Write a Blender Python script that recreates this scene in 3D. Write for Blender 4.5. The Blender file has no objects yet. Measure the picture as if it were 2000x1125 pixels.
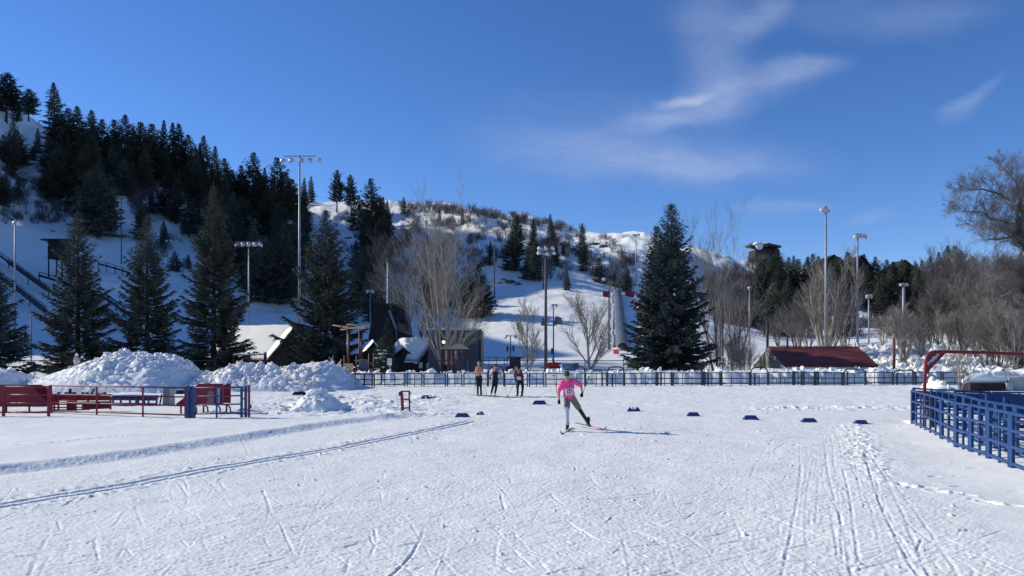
import bpy, math, random
import numpy as np
from mathutils import Vector, Matrix
random.seed(7); np.random.seed(7)
S = bpy.context.scene; C = S.collection
R = math.radians
# ------------------------------------------------------------------ camera, sky, sun, exposure
F = 1450.0; HZ = 690.0; CH = 2.2           # focal length in photo pixels, horizon row, lens height in metres
cam_d = bpy.data.cameras.new('camera'); cam = bpy.data.objects.new('camera', cam_d); C.objects.link(cam)
cam.location = (0, 0, CH); cam.rotation_euler = (R(90), 0, 0)
cam_d.sensor_width = 36; cam_d.lens = 36*F/2000; cam_d.shift_y = (HZ-562.5)/2000
cam_d.clip_start = 0.1; cam_d.clip_end = 6000
S.camera = cam
S.view_settings.view_transform = 'Standard'; S.view_settings.look = 'None'
S.view_settings.exposure = 0.0; S.view_settings.gamma = 1.0
SUN_EL = 29.0; SUN_AZ = 17.0               # sun stands to the left (-X) and this many degrees beyond it (+Y)
sun_dir = Vector((-math.cos(R(SUN_EL))*math.cos(R(SUN_AZ)), math.cos(R(SUN_EL))*math.sin(R(SUN_AZ)), math.sin(R(SUN_EL))))
sd = bpy.data.lights.new('sun', 'SUN'); sd.energy = 4.7; sd.angle = R(0.53); sd.color = (1.0, 0.95, 0.82)
so = bpy.data.objects.new('sun', sd); C.objects.link(so)
so.rotation_euler = sun_dir.to_track_quat('Z', 'Y').to_euler()
W = bpy.data.worlds.new('World'); S.world = W; W.use_nodes = True
nt = W.node_tree; nt.nodes.clear()
wo = nt.nodes.new('ShaderNodeOutputWorld'); bg = nt.nodes.new('ShaderNodeBackground')
sky = nt.nodes.new('ShaderNodeTexSky'); sky.sky_type = 'NISHITA'; sky.sun_disc = False
sky.sun_elevation = R(SUN_EL); sky.sun_rotation = math.atan2(sun_dir.x, sun_dir.y)
sky.altitude = 2000; sky.air_density = 1.0; sky.dust_density = 0.1; sky.ozone_density = 3.5
hs = nt.nodes.new('ShaderNodeHueSaturation'); hs.inputs['Saturation'].default_value = 1.15; hs.inputs['Value'].default_value = 1.0
tint = nt.nodes.new('ShaderNodeMix'); tint.data_type = 'RGBA'; tint.blend_type = 'MULTIPLY'; tint.inputs['Factor'].default_value = 1; tint.inputs['B'].default_value = (1.0, .985, 1.14, 1)
nt.links.new(sky.outputs[0], tint.inputs['A']); nt.links.new(tint.outputs['Result'], hs.inputs['Color'])
# wisps of cirrus, laid out by direction in the sky
tc = nt.nodes.new('ShaderNodeTexCoord')
sep = nt.nodes.new('ShaderNodeSeparateXYZ'); nt.links.new(tc.outputs['Generated'], sep.inputs[0])
def wm(op, a, b=None, clamp=False):
    n = nt.nodes.new('ShaderNodeMath'); n.operation = op; n.use_clamp = clamp
    for i, v in enumerate((a, b)):
        if v is None: continue
        if isinstance(v, (int, float)): n.inputs[i].default_value = v
        else: nt.links.new(v, n.inputs[i])
    return n.outputs[0]
yy = wm('MAXIMUM', sep.outputs['Y'], 0.05)
cu = wm('DIVIDE', sep.outputs['X'], yy); cw = wm('DIVIDE', sep.outputs['Z'], yy)
comb = nt.nodes.new('ShaderNodeCombineXYZ'); nt.links.new(cu, comb.inputs[0]); nt.links.new(cw, comb.inputs[1])
dn = nt.nodes.new('ShaderNodeTexNoise'); dn.inputs['Scale'].default_value = 7; dn.inputs['Detail'].default_value = 4
nt.links.new(comb.outputs[0], dn.inputs['Vector'])
dsub = nt.nodes.new('ShaderNodeVectorMath'); dsub.operation = 'SUBTRACT'; dsub.inputs[1].default_value = (.5, .5, .5)
nt.links.new(dn.outputs['Color'], dsub.inputs[0])
dsc = nt.nodes.new('ShaderNodeVectorMath'); dsc.operation = 'SCALE'; dsc.inputs['Scale'].default_value = 0.06
nt.links.new(dsub.outputs[0], dsc.inputs[0])
dadd = nt.nodes.new('ShaderNodeVectorMath'); dadd.operation = 'ADD'
nt.links.new(comb.outputs[0], dadd.inputs[0]); nt.links.new(dsc.outputs[0], dadd.inputs[1])
tot = None
for (cx, cy, rx, ry, ang, st) in ((1400, 130, 60, 110, 10, .24), (1430, 178, 180, 40, 12, .20), (1300, 226, 95, 20, 8, .34), (1335, 187, 46, 11, 8, .48),
        (1560, 138, 85, 24, 10, .28), (1260, 305, 280, 50, -4, .27), (1380, 320, 150, 26, -3, .20), (1480, 30, 70, 34, 40, .26), (1820, 35, 130, 34, 8, .15), (1900, 178, 70, 12, 22, .16),
        (1860, 205, 40, 20, 30, .14), (1530, 408, 90, 14, 0, .18), (1700, 432, 50, 10, 6, .14), (1400, 20, 90, 50, 0, .12), (1640, 20, 130, 40, 0, .10), (1130, 260, 200, 90, 0, .08)):
    mp = nt.nodes.new('ShaderNodeMapping'); mp.vector_type = 'TEXTURE'
    mp.inputs['Location'].default_value = ((cx-1000)/F, (HZ-cy)/F, 0); mp.inputs['Rotation'].default_value = (0, 0, R(ang))
    mp.inputs['Scale'].default_value = (rx/F, ry/F, 1)
    nt.links.new(dadd.outputs[0], mp.inputs['Vector'])
    ln = nt.nodes.new('ShaderNodeVectorMath'); ln.operation = 'LENGTH'; nt.links.new(mp.outputs[0], ln.inputs[0])
    mr = nt.nodes.new('ShaderNodeMapRange'); mr.interpolation_type = 'SMOOTHERSTEP'
    mr.inputs['From Min'].default_value = 1.7; mr.inputs['From Max'].default_value = 0.0
    mr.inputs['To Min'].default_value = 0; mr.inputs['To Max'].default_value = st
    nt.links.new(ln.outputs['Value'], mr.inputs['Value'])
    tot = mr.outputs[0] if tot is None else wm('ADD', tot, mr.outputs[0])
wmap = nt.nodes.new('ShaderNodeMapping'); wmap.inputs['Rotation'].default_value = (0, 0, R(-14)); wmap.inputs['Scale'].default_value = (5, 15, 1)
nt.links.new(dadd.outputs[0], wmap.inputs[0])
wn = nt.nodes.new('ShaderNodeTexNoise'); wn.inputs['Scale'].default_value = 2.6; wn.inputs['Detail'].default_value = 12; wn.inputs['Roughness'].default_value = .66
nt.links.new(wmap.outputs[0], wn.inputs['Vector'])
wr = nt.nodes.new('ShaderNodeMapRange'); wr.inputs['From Min'].default_value = .25; wr.inputs['From Max'].default_value = .72; wr.inputs['To Min'].default_value = .5; wr.inputs['To Max'].default_value = 1.2
nt.links.new(wn.outputs[0], wr.inputs['Value'])
ahead = wm('GREATER_THAN', sep.outputs['Y'], 0.06)
cf = wm('MULTIPLY', wm('MULTIPLY', tot, wr.outputs[0]), ahead, True)
mix = nt.nodes.new('ShaderNodeMix'); mix.data_type = 'RGBA'
nt.links.new(cf, mix.inputs['Factor']); nt.links.new(hs.outputs[0], mix.inputs['A']); mix.inputs['B'].default_value = (3.9, 4.5, 6.2, 1)
nt.links.new(mix.outputs['Result'], bg.inputs[0]); bg.inputs[1].default_value = 0.132
nt.links.new(bg.outputs[0], wo.inputs[0])

# ------------------------------------------------------------------ materials
MATS = {}
def mat(name, col, rough=.7, metal=0, nscale=None, var=.12, bump=0, col2=None, spec=.3, bscale=None):
    if name in MATS: return MATS[name]
    m = bpy.data.materials.new(name); m.use_nodes = True; t = m.node_tree
    b = t.nodes['Principled BSDF']; b.inputs['Roughness'].default_value = rough; b.inputs['Metallic'].default_value = metal
    b.inputs['Specular IOR Level'].default_value = spec
    tcn = t.nodes.new('ShaderNodeTexCoord'); n = t.nodes.new('ShaderNodeTexNoise')
    n.inputs['Scale'].default_value = nscale or 3; n.inputs['Detail'].default_value = 5
    t.links.new(tcn.outputs['Object'], n.inputs['Vector'])
    r = t.nodes.new('ShaderNodeValToRGB'); r.color_ramp.elements[0].position = .32; r.color_ramp.elements[1].position = .68
    c2 = col2 or tuple(min(1, c*(1+var)) for c in col); c1 = col if col2 else tuple(c*(1-var) for c in col)
    r.color_ramp.elements[0].color = (*c1, 1); r.color_ramp.elements[1].color = (*c2, 1)
    t.links.new(n.outputs[0], r.inputs[0]); t.links.new(r.outputs[0], b.inputs['Base Color'])
    if bump:
        bn = t.nodes.new('ShaderNodeTexNoise'); bn.inputs['Scale'].default_value = bscale or 30; bn.inputs['Detail'].default_value = 4
        t.links.new(tcn.outputs['Object'], bn.inputs['Vector'])
        bb = t.nodes.new('ShaderNodeBump'); bb.inputs['Strength'].default_value = min(1, bump*10); bb.inputs['Distance'].default_value = bump
        t.links.new(bn.outputs[0], bb.inputs['Height']); t.links.new(bb.outputs[0], b.inputs['Normal'])
    MATS[name] = m; return m
SNOW = mat('snow', (.78, .775, .75), .62, nscale=.8, col2=(.87, .862, .83), bump=.022, bscale=16, spec=.25)
DIRTY = mat('snow_dirty', (.66, .63, .59), .7, nscale=1.1, col2=(.84, .85, .87), bump=.04, bscale=8, spec=.25)
SPR = mat('spruce_needles', (.050, .064, .056), .75, nscale=1.2, col2=(.115, .125, .10))
SPR2 = mat('spruce_needles_blue', (.036, .054, .058), .75, nscale=1.0, col2=(.085, .11, .115))
FIR = mat('fir_needles', (.040, .054, .046), .8, nscale=.35, col2=(.10, .108, .076))
_t = FIR.node_tree; _oi = _t.nodes.new('ShaderNodeObjectInfo'); _mm = _t.nodes.new('ShaderNodeMapRange'); _mm.inputs['To Min'].default_value = .7; _mm.inputs['To Max'].default_value = 1.8
_hs = _t.nodes.new('ShaderNodeHueSaturation'); _t.links.new(_oi.outputs['Random'], _mm.inputs['Value']); _t.links.new(_mm.outputs[0], _hs.inputs['Value'])
_bl = _t.nodes['Principled BSDF'].inputs['Base Color']; _t.links.new(_bl.links[0].from_socket, _hs.inputs['Color']); _t.links.new(_hs.outputs[0], _bl)
BARK = mat('bark_dark', (.06, .048, .04), .9, nscale=4, var=.3)
BARKL = mat('bark_pale', (.20, .175, .15), .85, nscale=1.5, col2=(.36, .32, .27))
TWIG = mat('twig_tan', (.22, .19, .16), .85, nscale=1, col2=(.38, .335, .28))
TWIGD = mat('twig_grey', (.10, .092, .088), .9, nscale=.5, col2=(.21, .19, .175))
BRUSH = mat('brush_stems', (.085, .080, .082), .9, nscale=.1, col2=(.17, .155, .15))
GALV = mat('galvanised_steel', (.28, .30, .33), .5, .35, nscale=2)
BRPOLE = mat('brown_pole', (.075, .06, .06), .6, nscale=2)
LAMPW = mat('lamp_shell', (.50, .51, .52), .4, .2, nscale=3, var=.2)
LGLASS = mat('lamp_glass', (.55, .60, .66), .15, 0, spec=.7)
DKGRN = mat('dark_green_metal', (.028, .04, .05), .5, nscale=3, var=.25)
RED = mat('red_painted_metal', (.17, .014, .028), .5, nscale=2.5, col2=(.25, .024, .04), bump=.002)
BLUE = mat('blue_painted_metal', (.012, .046, .15), .45, nscale=2.5, col2=(.022, .070, .205), bump=.002)
NAVY = mat('navy_painted_metal', (.018, .045, .15), .5, nscale=2.5, col2=(.03, .07, .2))
BLACK = mat('black_metal', (.02, .02, .024), .5)
DKWOOD = mat('dark_wood', (.026, .024, .026), .85, nscale=2, var=.35)
SHING = mat('dark_shingles', (.022, .024, .028), .9, nscale=5, var=.4, bump=.01)
GREYW = mat('grey_metal_wall', (.075, .095, .13), .6, nscale=.5, var=.15)
TAN = mat('tan_panel', (.45, .36, .24), .6, var=.12)
MAROON = mat('maroon_post', (.065, .014, .02), .5)
GREENR = mat('green_roof', (.16, .19, .14), .6, var=.2)
OLIVE = mat('olive_siding', (.27, .27, .21), .7, nscale=3, var=.12)
WHITE = mat('white_paint', (.75, .75, .74), .5, var=.05)
CONC = mat('concrete', (.33, .34, .35), .85, var=.15, bump=.004)
SKIN = mat('skin', (.42, .23, .16), .55, nscale=4, var=.1)
PINK = mat('pink_shirt', (.98, .075, .29), .7, nscale=5, var=.08, bump=.012, bscale=9)
KHAKI = mat('khaki_shorts', (.17, .14, .115), .8, nscale=6, var=.15, bump=.01, bscale=10)
BLKC = mat('black_cloth', (.014, .015, .02), .8, nscale=5, var=.3, bump=.008, bscale=10)
GREYC = mat('pale_grey_sleeve', (.45, .47, .58), .8, nscale=5, var=.1)
MARC = mat('maroon_cloth', (.13, .02, .035), .8)
ORANGE = mat('orange_cloth', (.85, .13, .05), .6)
SKIRED = mat('ski_red', (.85, .05, .05), .35)
BIBW = mat('bib_white', (.78, .78, .8), .7, var=.04)
HAIR = mat('dark_hair', (.035, .028, .022), .9)
BEIGE = mat('beige_jacket', (.45, .41, .36), .85, var=.15)
WOOL = mat('white_wool', (.78, .76, .78), .9, var=.1, bump=.01)
HOUSE = mat('house_brown', (.04, .032, .028), .85, nscale=.6, var=.25)
ROCK = mat('rock_brown', (.10, .085, .075), .9, nscale=2, var=.3)
GLASS = mat('window_glass', (.03, .04, .05), .12, 0, spec=.6)
BULB = mat('lit_bulb', (.9, .9, .6), .4)
_b = BULB.node_tree.nodes['Principled BSDF']; _b.inputs['Emission Color'].default_value = (1, .95, .45, 1); _b.inputs['Emission Strength'].default_value = 1.6
def corrugated():
    m = bpy.data.materials.new('red_roof_metal'); m.use_nodes = True; t = m.node_tree; b = t.nodes['Principled BSDF']
    b.inputs['Base Color'].default_value = (.26, .038, .032, 1); b.inputs['Roughness'].default_value = .5
    n = t.nodes.new('ShaderNodeTexNoise'); n.inputs['Scale'].default_value = 1.3; n.inputs['Detail'].default_value = 6
    tcn = t.nodes.new('ShaderNodeTexCoord'); t.links.new(tcn.outputs['Object'], n.inputs['Vector'])
    r = t.nodes.new('ShaderNodeValToRGB'); r.color_ramp.elements[0].color = (.19, .040, .032, 1); r.color_ramp.elements[1].color = (.28, .068, .052, 1)
    r.color_ramp.elements[0].position = .35; r.color_ramp.elements[1].position = .65
    t.links.new(n.outputs[0], r.inputs[0]); t.links.new(r.outputs[0], b.inputs['Base Color'])
    return m
REDROOF = corrugated()

# ------------------------------------------------------------------ helpers
ORG = {}                                     # world origin of each parent
def link(o, parent=None):
    C.objects.link(o)
    if parent is not None: o.parent = parent
    return o
def tag(o, label=None, cat=None, group=None, kind=None):
    if label: o['label'] = label
    if cat: o['category'] = cat
    if group: o['group'] = group
    if kind: o['kind'] = kind
    return o
def thing(name, label, cat, loc, group=None):
    o = bpy.data.objects.new(name, None); o.empty_display_size = .3
    o.location = loc; link(o); ORG[o.name] = Vector(loc); tag(o, label, cat, group); return o
def P(px, py, Y):                            # a point at depth Y that the lens sees at pixel (px, py)
    return Vector(((px-1000)/F*Y, Y, CH+(HZ-py)/F*Y))
_jr = random.Random(99)
class MB:
    def __init__(s): s.v = []; s.f = []
    def add(s, vs, fs):
        n = len(s.v); s.v.extend([tuple(v) for v in vs]); s.f.extend([tuple(i+n for i in f) for f in fs]); return s
    def box(s, c, d, m=None):
        c = Vector(c); h = [x/2 for x in d]; vs = []
        for i in (-1, 1):
            for j in (-1, 1):
                for k in (-1, 1):
                    p = Vector((i*h[0], j*h[1], k*h[2]))
                    if m is not None: p = m @ p
                    vs.append(c+p)
        return s.add(vs, [(0, 1, 3, 2), (4, 6, 7, 5), (0, 4, 5, 1), (2, 3, 7, 6), (0, 2, 6, 4), (1, 5, 7, 3)])
    def block(s, c, d, m):
        n = len(s.v); s.box(c, d, m); q = min(d)*.42
        for i in range(n, n+8): x, y, z = s.v[i]; s.v[i] = (x+_jr.uniform(-q, q), y+_jr.uniform(-q, q), z+_jr.uniform(-q, q))
        return s
    def bar(s, a, b, w, h=None, up=(0, 0, 1)):         # rectangular bar between two points
        a = Vector(a); b = Vector(b); d = (b-a).normalized(); u = Vector(up)
        if abs(d.dot(u)) > .95: u = Vector((0, 1, 0))
        x = d.cross(u).normalized(); y = x.cross(d); h = h or w
        o = [x*w/2+y*h/2, -x*w/2+y*h/2, -x*w/2-y*h/2, x*w/2-y*h/2]
        return s.add([a+q for q in o]+[b+q for q in o], [(0, 1, 2, 3), (7, 6, 5, 4)]+[(i, i+4, (i+1) % 4+4, (i+1) % 4) for i in range(4)])
    def tube(s, pts, rads, n=8, cap=True):
        pts = [Vector(p) for p in pts]; base = len(s.v); k = len(pts)
        if isinstance(rads, (int, float)): rads = [rads]*k
        px_ = None
        for i, p in enumerate(pts):
            d = (pts[min(i+1, k-1)]-pts[max(i-1, 0)]).normalized()
            if px_ is None:
                u = Vector((0, 0, 1)) if abs(d.z) < .9 else Vector((1, 0, 0)); x = d.cross(u).normalized()
            else:
                x = (px_-d*px_.dot(d)).normalized()
            px_ = x; y = d.cross(x)
            for j in range(n):
                a = 2*math.pi*j/n; s.v.append(tuple(p+(x*math.cos(a)+y*math.sin(a))*rads[i]))
        for i in range(k-1):
            for j in range(n):
                s.f.append((base+i*n+j, base+i*n+(j+1) % n, base+(i+1)*n+(j+1) % n, base+(i+1)*n+j))
        if cap: s.f.append(tuple(base+j for j in range(n))[::-1]); s.f.append(tuple(base+(k-1)*n+j for j in range(n)))
        return s
    def ell(s, c, r, m=None, nu=14, nv=9):
        c = Vector(c); base = len(s.v)
        if isinstance(r, (int, float)): r = (r, r, r)
        for i in range(nv+1):
            t = math.pi*i/nv
            for j in range(nu):
                a = 2*math.pi*j/nu; p = Vector((r[0]*math.sin(t)*math.cos(a), r[1]*math.sin(t)*math.sin(a), r[2]*math.cos(t)))
                if m is not None: p = m @ p
                s.v.append(tuple(c+p))
        for i in range(nv):
            for j in range(nu):
                s.f.append((base+i*nu+j, base+(i+1)*nu+j, base+(i+1)*nu+(j+1) % nu, base+i*nu+(j+1) % nu))
        return s
    def prism(s, poly, off):                 # planar polygon pushed along a vector
        poly = [Vector(p) for p in poly]; off = Vector(off); n = len(poly)
        return s.add(poly+[p+off for p in poly], [tuple(range(n)), tuple(range(2*n-1, n-1, -1))]+[(i, (i+1) % n, (i+1) % n+n, i+n) for i in range(n)])
    def build(s, name, m, parent=None, origin=None, smooth=False):
        me = bpy.data.meshes.new(name); v = np.array(s.v, dtype=np.float64).reshape(-1, 3)
        if parent is not None: o0 = ORG[parent.name]
        elif origin is not None: o0 = Vector(origin)
        else:
            mn = v.min(0); mx = v.max(0); o0 = Vector(((mn[0]+mx[0])/2, (mn[1]+mx[1])/2, mn[2]))
        v = v-np.array(o0)
        me.from_pydata(v.tolist(), [], s.f); me.materials.append(m)
        if smooth: me.polygons.foreach_set('use_smooth', [True]*len(me.polygons))
        o = bpy.data.objects.new(name, me); link(o, parent)
        if parent is None: o.location = o0
        ORG[o.name] = o0
        return o
def copy_tree(o, parent=None):
    c = o.copy(); C.objects.link(c); c.parent = parent
    for ch in list(o.children): copy_tree(ch, c)
    return c
# value noise
def _h(ix, iy, sd_):
    n = (ix.astype(np.int64)*374761393+iy.astype(np.int64)*668265263+sd_*974634777) & 0xffffffff
    n = ((n ^ (n >> 13))*1274126177) & 0xffffffff
    return ((n ^ (n >> 16)) & 0xffffff)/float(0xffffff)
def vn(x, y, sd_=0):
    ix = np.floor(x); iy = np.floor(y); fx = x-ix; fy = y-iy; fx = fx*fx*(3-2*fx); fy = fy*fy*(3-2*fy)
    a = _h(ix, iy, sd_); b = _h(ix+1, iy, sd_); c = _h(ix, iy+1, sd_); d = _h(ix+1, iy+1, sd_)
    return (a*(1-fx)+b*fx)*(1-fy)+(c*(1-fx)+d*fx)*fy-.5
def fbm(x, y, sd_=0, o=4, g=.5):
    s_ = 0; a = 1
    for i in range(o):
        s_ = s_+a*vn(x*2**i+17.3*i, y*2**i-9.1*i, sd_+i); a *= g
    return s_
def sstep(a, b, x):
    t = np.clip((x-a)/(b-a), 0, 1); return t*t*(3-2*t)
def blur(A, n, axis):
    for _ in range(2):
        k = np.ones(2*n+1)/(2*n+1); pad = [(0, 0)]*2; pad[axis] = (n, n)
        B = np.pad(A, pad, mode='edge'); cs = np.cumsum(B, axis=axis)
        cs = np.insert(cs, 0, 0, axis=axis)
        A = (np.take(cs, range(2*n+1, cs.shape[axis]), axis=axis)-np.take(cs, range(0, cs.shape[axis]-2*n-1), axis=axis))/(2*n+1)
    return A

# ------------------------------------------------------------------ terrain
COLS = [-700, -200, 0, 150, 300, 450, 600, 700, 800, 900, 1000, 1100, 1200, 1300, 1400, 1500, 1600, 1700, 1800, 1900, 2000, 2400, 2900]
ROWS = [(85,  [700, 700, 704, 706, 708, 709, 710, 711, 712, 712, 712, 712, 712, 712, 712, 712, 705, 690, 684, 694, 700, 700, 700]),
        (110, [188, 560, 645, 655, 668, 682, 688, 694, 696, 694, 693, 692, 692, 697, 702, 700, 680, 664, 660, 672, 684, 684, 684]),
        (140, [-220, 360, 570, 585, 605, 628, 640, 648, 650, 643, 640, 638, 640, 652, 672, 690, 682, 676, 672, 676, 680, 670, 670]),
        (170, [-280, 240, 495, 515, 545, 590, 604, 608, 606, 596, 590, 586, 588, 612, 642, 672, 672, 668, 664, 662, 660, 640, 640]),
        (200, [-210, 120, 430, 455, 490, 540, 566, 572, 572, 566, 563, 560, 570, 592, 620, 640, 640, 640, 636, 634, 630, 610, 610]),
        (240, [-205, -23, 335, 370, 415, 470, 496, 496, 486, 474, 468, 474, 492, 530, 565, 590, 600, 600, 600, 600, 600, 580, 580]),
        (290, [-160, -125, 245, 268, 320, 375, 408, 412, 412, 418, 432, 450, 470, 490, 508, 540, 550, 556, 558, 562, 565, 560, 560]),
        (330, [-170, -114, 225, 262, 312, 360, 390, 396, 398, 404, 417, 438, 458, 480, 497, 520, 530, 536, 540, 548, 552, 550, 550])]
YS = [58, 66, 76]+[r[0] for r in ROWS]+[380, 450, 900]
ctl = [[0]*len(COLS), [-1.2]*len(COLS), [-1.0]*len(COLS)]
for i, c in enumerate(COLS):
    if c >= 1600: ctl[1][i] = -1.0+min(1, (c-1600)/150)*1.1; ctl[2][i] = -.8+min(1, (c-1600)/150)*2.3
for Y, r in ROWS: ctl.append([CH+(HZ-p)/F*Y for p in r])
for _r in ctl[4:]: _r[0] = _r[0]*1.10; _r[1] = _r[1]*1.10  # unseen hill left of the frame, heightened to cast shade on the visible slopes
last = ctl[-1]; ctl.append([z*.80-4 for z in last]); ctl.append([z*.6-20 for z in last]); ctl.append([5]*len(COLS))
ctl = np.array(ctl, float); uc = np.array([(c-1000)/F for c in COLS])
UG = np.linspace(uc[0], uc[-1], 400); YG = np.linspace(58, 460, 500)
tmp = np.array([np.interp(UG, uc, row) for row in ctl])
TG = np.array([np.interp(YG, YS, tmp[:, j]) for j in range(len(UG))]).T
TG = blur(blur(TG, 5, 0), 8, 1)
def bil(A, gy, gx):
    gy = np.clip(gy, 0, A.shape[0]-1.001); gx = np.clip(gx, 0, A.shape[1]-1.001)
    iy = gy.astype(int); ix = gx.astype(int); fy = gy-iy; fx = gx-ix
    return (A[iy, ix]*(1-fx)+A[iy, ix+1]*fx)*(1-fy)+(A[iy+1, ix]*(1-fx)+A[iy+1, ix+1]*fx)*fy
def polyline_dist(X, Y, pts):
    best = np.full(X.shape, 1e9); sgn = np.zeros(X.shape)
    for (x0, y0), (x1, y1) in zip(pts[:-1], pts[1:]):
        dx, dy = x1-x0, y1-y0; L2 = dx*dx+dy*dy
        t = np.clip(((X-x0)*dx+(Y-y0)*dy)/L2, 0, 1)
        qx = X-x0-t*dx; qy = Y-y0-t*dy; d = np.hypot(qx, qy); s_ = dx*qy-dy*qx
        m_ = d < best; best = np.where(m_, d, best); sgn = np.where(m_, s_, sgn)
    return best*np.sign(sgn)
EDGE = [(-30, 4.6), (-16, 10.0), (-9.3, 13.4), (-7.75, 15.9), (-6.6, 18.9), (-5.75, 21.8), (-4.9, 23.6), (-3.5, 25.6), (-1.2, 28)]
def base_h(X, Y):
    X = np.asarray(X, float); Y = np.asarray(Y, float)
    Yc = np.maximum(Y, 58.0); u = np.clip(X/Yc, UG[0], UG[-1])
    z = bil(TG, (Yc-58)/(460-58)*499, (u-UG[0])/(UG[-1]-UG[0])*399)
    far = sstep(460, 900, Y); z = z*(1-far)
    flat = 1-sstep(56, 60, Y); z = z*(1-flat)
    hill = sstep(100, 170, Y)
    z = z+hill*((fbm(X/24+Y/90, Y/40, 5, 5, .52)*8.0+(.5-np.abs(vn(X/19+Y/60, Y/75, 15))*2)*3.0)*sstep(195, 255, Y)*(1-.6*sstep(270, 330, Y))+fbm(X/7, Y/7, 9, 4)*.8)
    # cut road across the left slope
    d = polyline_dist(X, Y, [(-88, 150), (-62, 158), (-44, 168), (-28, 176)])
    z = z+1.5*np.exp(-(d/3.2)**2)*sstep(120, 145, Y)
    # ploughed berm behind the back fence
    cr = (X/Yc*F+1000)
    b = sstep(52.45, 52.62, Y+.30*fbm(X/1.3, Y/1.3, 33, 3))*(1-sstep(55.0, 58.5, Y))
    z = z+b*(.74+.12*sstep(1100, 1300, cr)+(.12+.22*sstep(1250, 1500, cr))*fbm(X/1.1, Y/1.1, 31, 4, .55))*sstep(560, 680, cr)*(1-sstep(1960, 2050, cr))
    # lumpy ploughed bank on the right
    m_ = sstep(1560, 1720, cr)*sstep(55, 60, Y)*(1-sstep(92, 108, Y))
    z = z+m_*(np.abs(fbm(X/1.5, Y/1.5, 41, 6, .62))*1.1-.15)
    # rough snow beyond the trail on the left and around the small mound
    m2 = sstep(23.5, 26.5, Y)*(1-sstep(37, 41, Y))*(1-sstep(-4.5, -.5, X))*sstep(-14, -9, X)
    z = z+m2*(fbm(X/.9, Y/.9, 51, 5, .62)*.17+.02)
    m3 = sstep(38, 41, Y)*(1-sstep(52, 55, Y))*(1-sstep(-9, -5, X))
    z = z+m3*fbm(X/.9, Y/.9, 57, 4, .55)*.09
    # broken line of lumps ahead of the blue corral
    m4 = np.exp(-((Y-(29.2+.12*(X-10)))/.8)**2)*sstep(8, 10, X)*(1-sstep(16, 18, X))
    z = z+m4*(np.abs(fbm(X/.5, Y/.5, 61, 4, .6))*.18)
    # untouched snow left of the groomed trail stands higher
    d = polyline_dist(X, Y, EDGE)
    near = (1-sstep(27, 30, Y))
    z = z+near*((.105)*sstep(-.10, .42, d+.05*fbm(X/.8, Y/.8, 71, 3))*(1-.75*sstep(2, 7, d)))*(1-sstep(-5.5, -2.0, X)*.7)
    z = z+near*np.exp(-((d-.52)/.2)**2)*.03*(1-sstep(-6, -3, X))
    # drift along the blue corral fence
    f = polyline_dist(X, Y, [(7.4, 8.0), (9.05, 13.6), (12.1, 22.4)])
    z = z+.14*np.exp(-((f+.9)/1.3)**2)*(1-sstep(22.4, 25, Y))*sstep(5.5, 8, Y)
    z = z+.05*fbm(X/3.1, Y/3.1, 81, 3)+.022*fbm(X/.7, Y/.7, 83, 3)*(1-sstep(50, 60, Y))
    return z
# ---- ski marks of the near field, raster of 1.5 cm cells
NX0, NX1, NY0, NY1, NR = -17.0, 15.0, 5.5, 32.0, .0125
nx = int((NX1-NX0)/NR); ny = int((NY1-NY0)/NR)
rng = np.random.RandomState(11)
_pf = np.polyfit([5, 7.33, 8.3, 9.8, 12, 15.95, 20.6, 23], [3.0, 4.1, 4.4, 5.0, 5.85, 7.5, 9.4, 10.5], 2)
def trx(y): return np.polyval(_pf, y)
def strokes(G, Lp, cx, cy, ang, ln, curv, dep, wid, lip=.6):
    n = len(cx)
    for wpass in (0, 1):
        pts = []
        for i in range(n):
            k = max(6, int(ln[i]/.012)); s_ = np.linspace(-.5, .5, k)*ln[i]
            a = ang[i]+curv[i]*s_
            x = cx[i]+np.cumsum(np.cos(a))*ln[i]/k-np.cos(ang[i])*ln[i]/2; y = cy[i]+np.cumsum(np.sin(a))*ln[i]/k-np.sin(ang[i])*ln[i]/2
            x = x+.006*np.cumsum(rng.randn(k))*.2; prof = np.clip(np.minimum(s_-s_[0], s_[-1]-s_)/(.15*ln[i]+.02), 0, 1)
            prof = prof*(.65+.35*np.sin(s_*rng.uniform(1.5, 6)+rng.uniform(0, 6)))
            pts.append((x, y, -np.sin(a), np.cos(a), dep[i]*prof, np.full(k, wid[i])))
        X = np.concatenate([p[0] for p in pts]); Y = np.concatenate([p[1] for p in pts]); NXn = np.concatenate([p[2] for p in pts]); NYn = np.concatenate([p[3] for p in pts])
        D = np.concatenate([p[4] for p in pts]); Wd = np.concatenate([p[5] for p in pts])
        if wpass == 0:
            for o in (-1, -.5, 0, .5, 1):
                ix = ((X+NXn*Wd*o-NX0)/NR).astype(int); iy = ((Y+NYn*Wd*o-NY0)/NR).astype(int)
                ok = (ix >= 0) & (ix < nx) & (iy >= 0) & (iy < ny); np.maximum.at(G, (iy[ok], ix[ok]), (D*(1-.45*abs(o)))[ok])
        else:
            for sg in (-1, 1):
                for o in (1.7, 2.4):
                    ix = ((X+NXn*(Wd*o+.008)*sg-NX0)/NR).astype(int); iy = ((Y+NYn*(Wd*o+.008)*sg-NY0)/NR).astype(int)
                    ok = (ix >= 0) & (ix < nx) & (iy >= 0) & (iy < ny); np.maximum.at(Lp, (iy[ok], ix[ok]), (D*lip*(1 if sg > 0 else .5))[ok])
        if lip == 0: break
G = np.zeros((ny, nx), np.float32); Lp = np.zeros((ny, nx), np.float32)
gx_ = np.linspace(NX0, NX1, nx)[None, :]; gy_ = np.linspace(NY0, NY1, ny)[:, None]
def edge_x(y): return np.interp(y, [p[1] for p in EDGE], [p[0] for p in EDGE])
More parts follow.
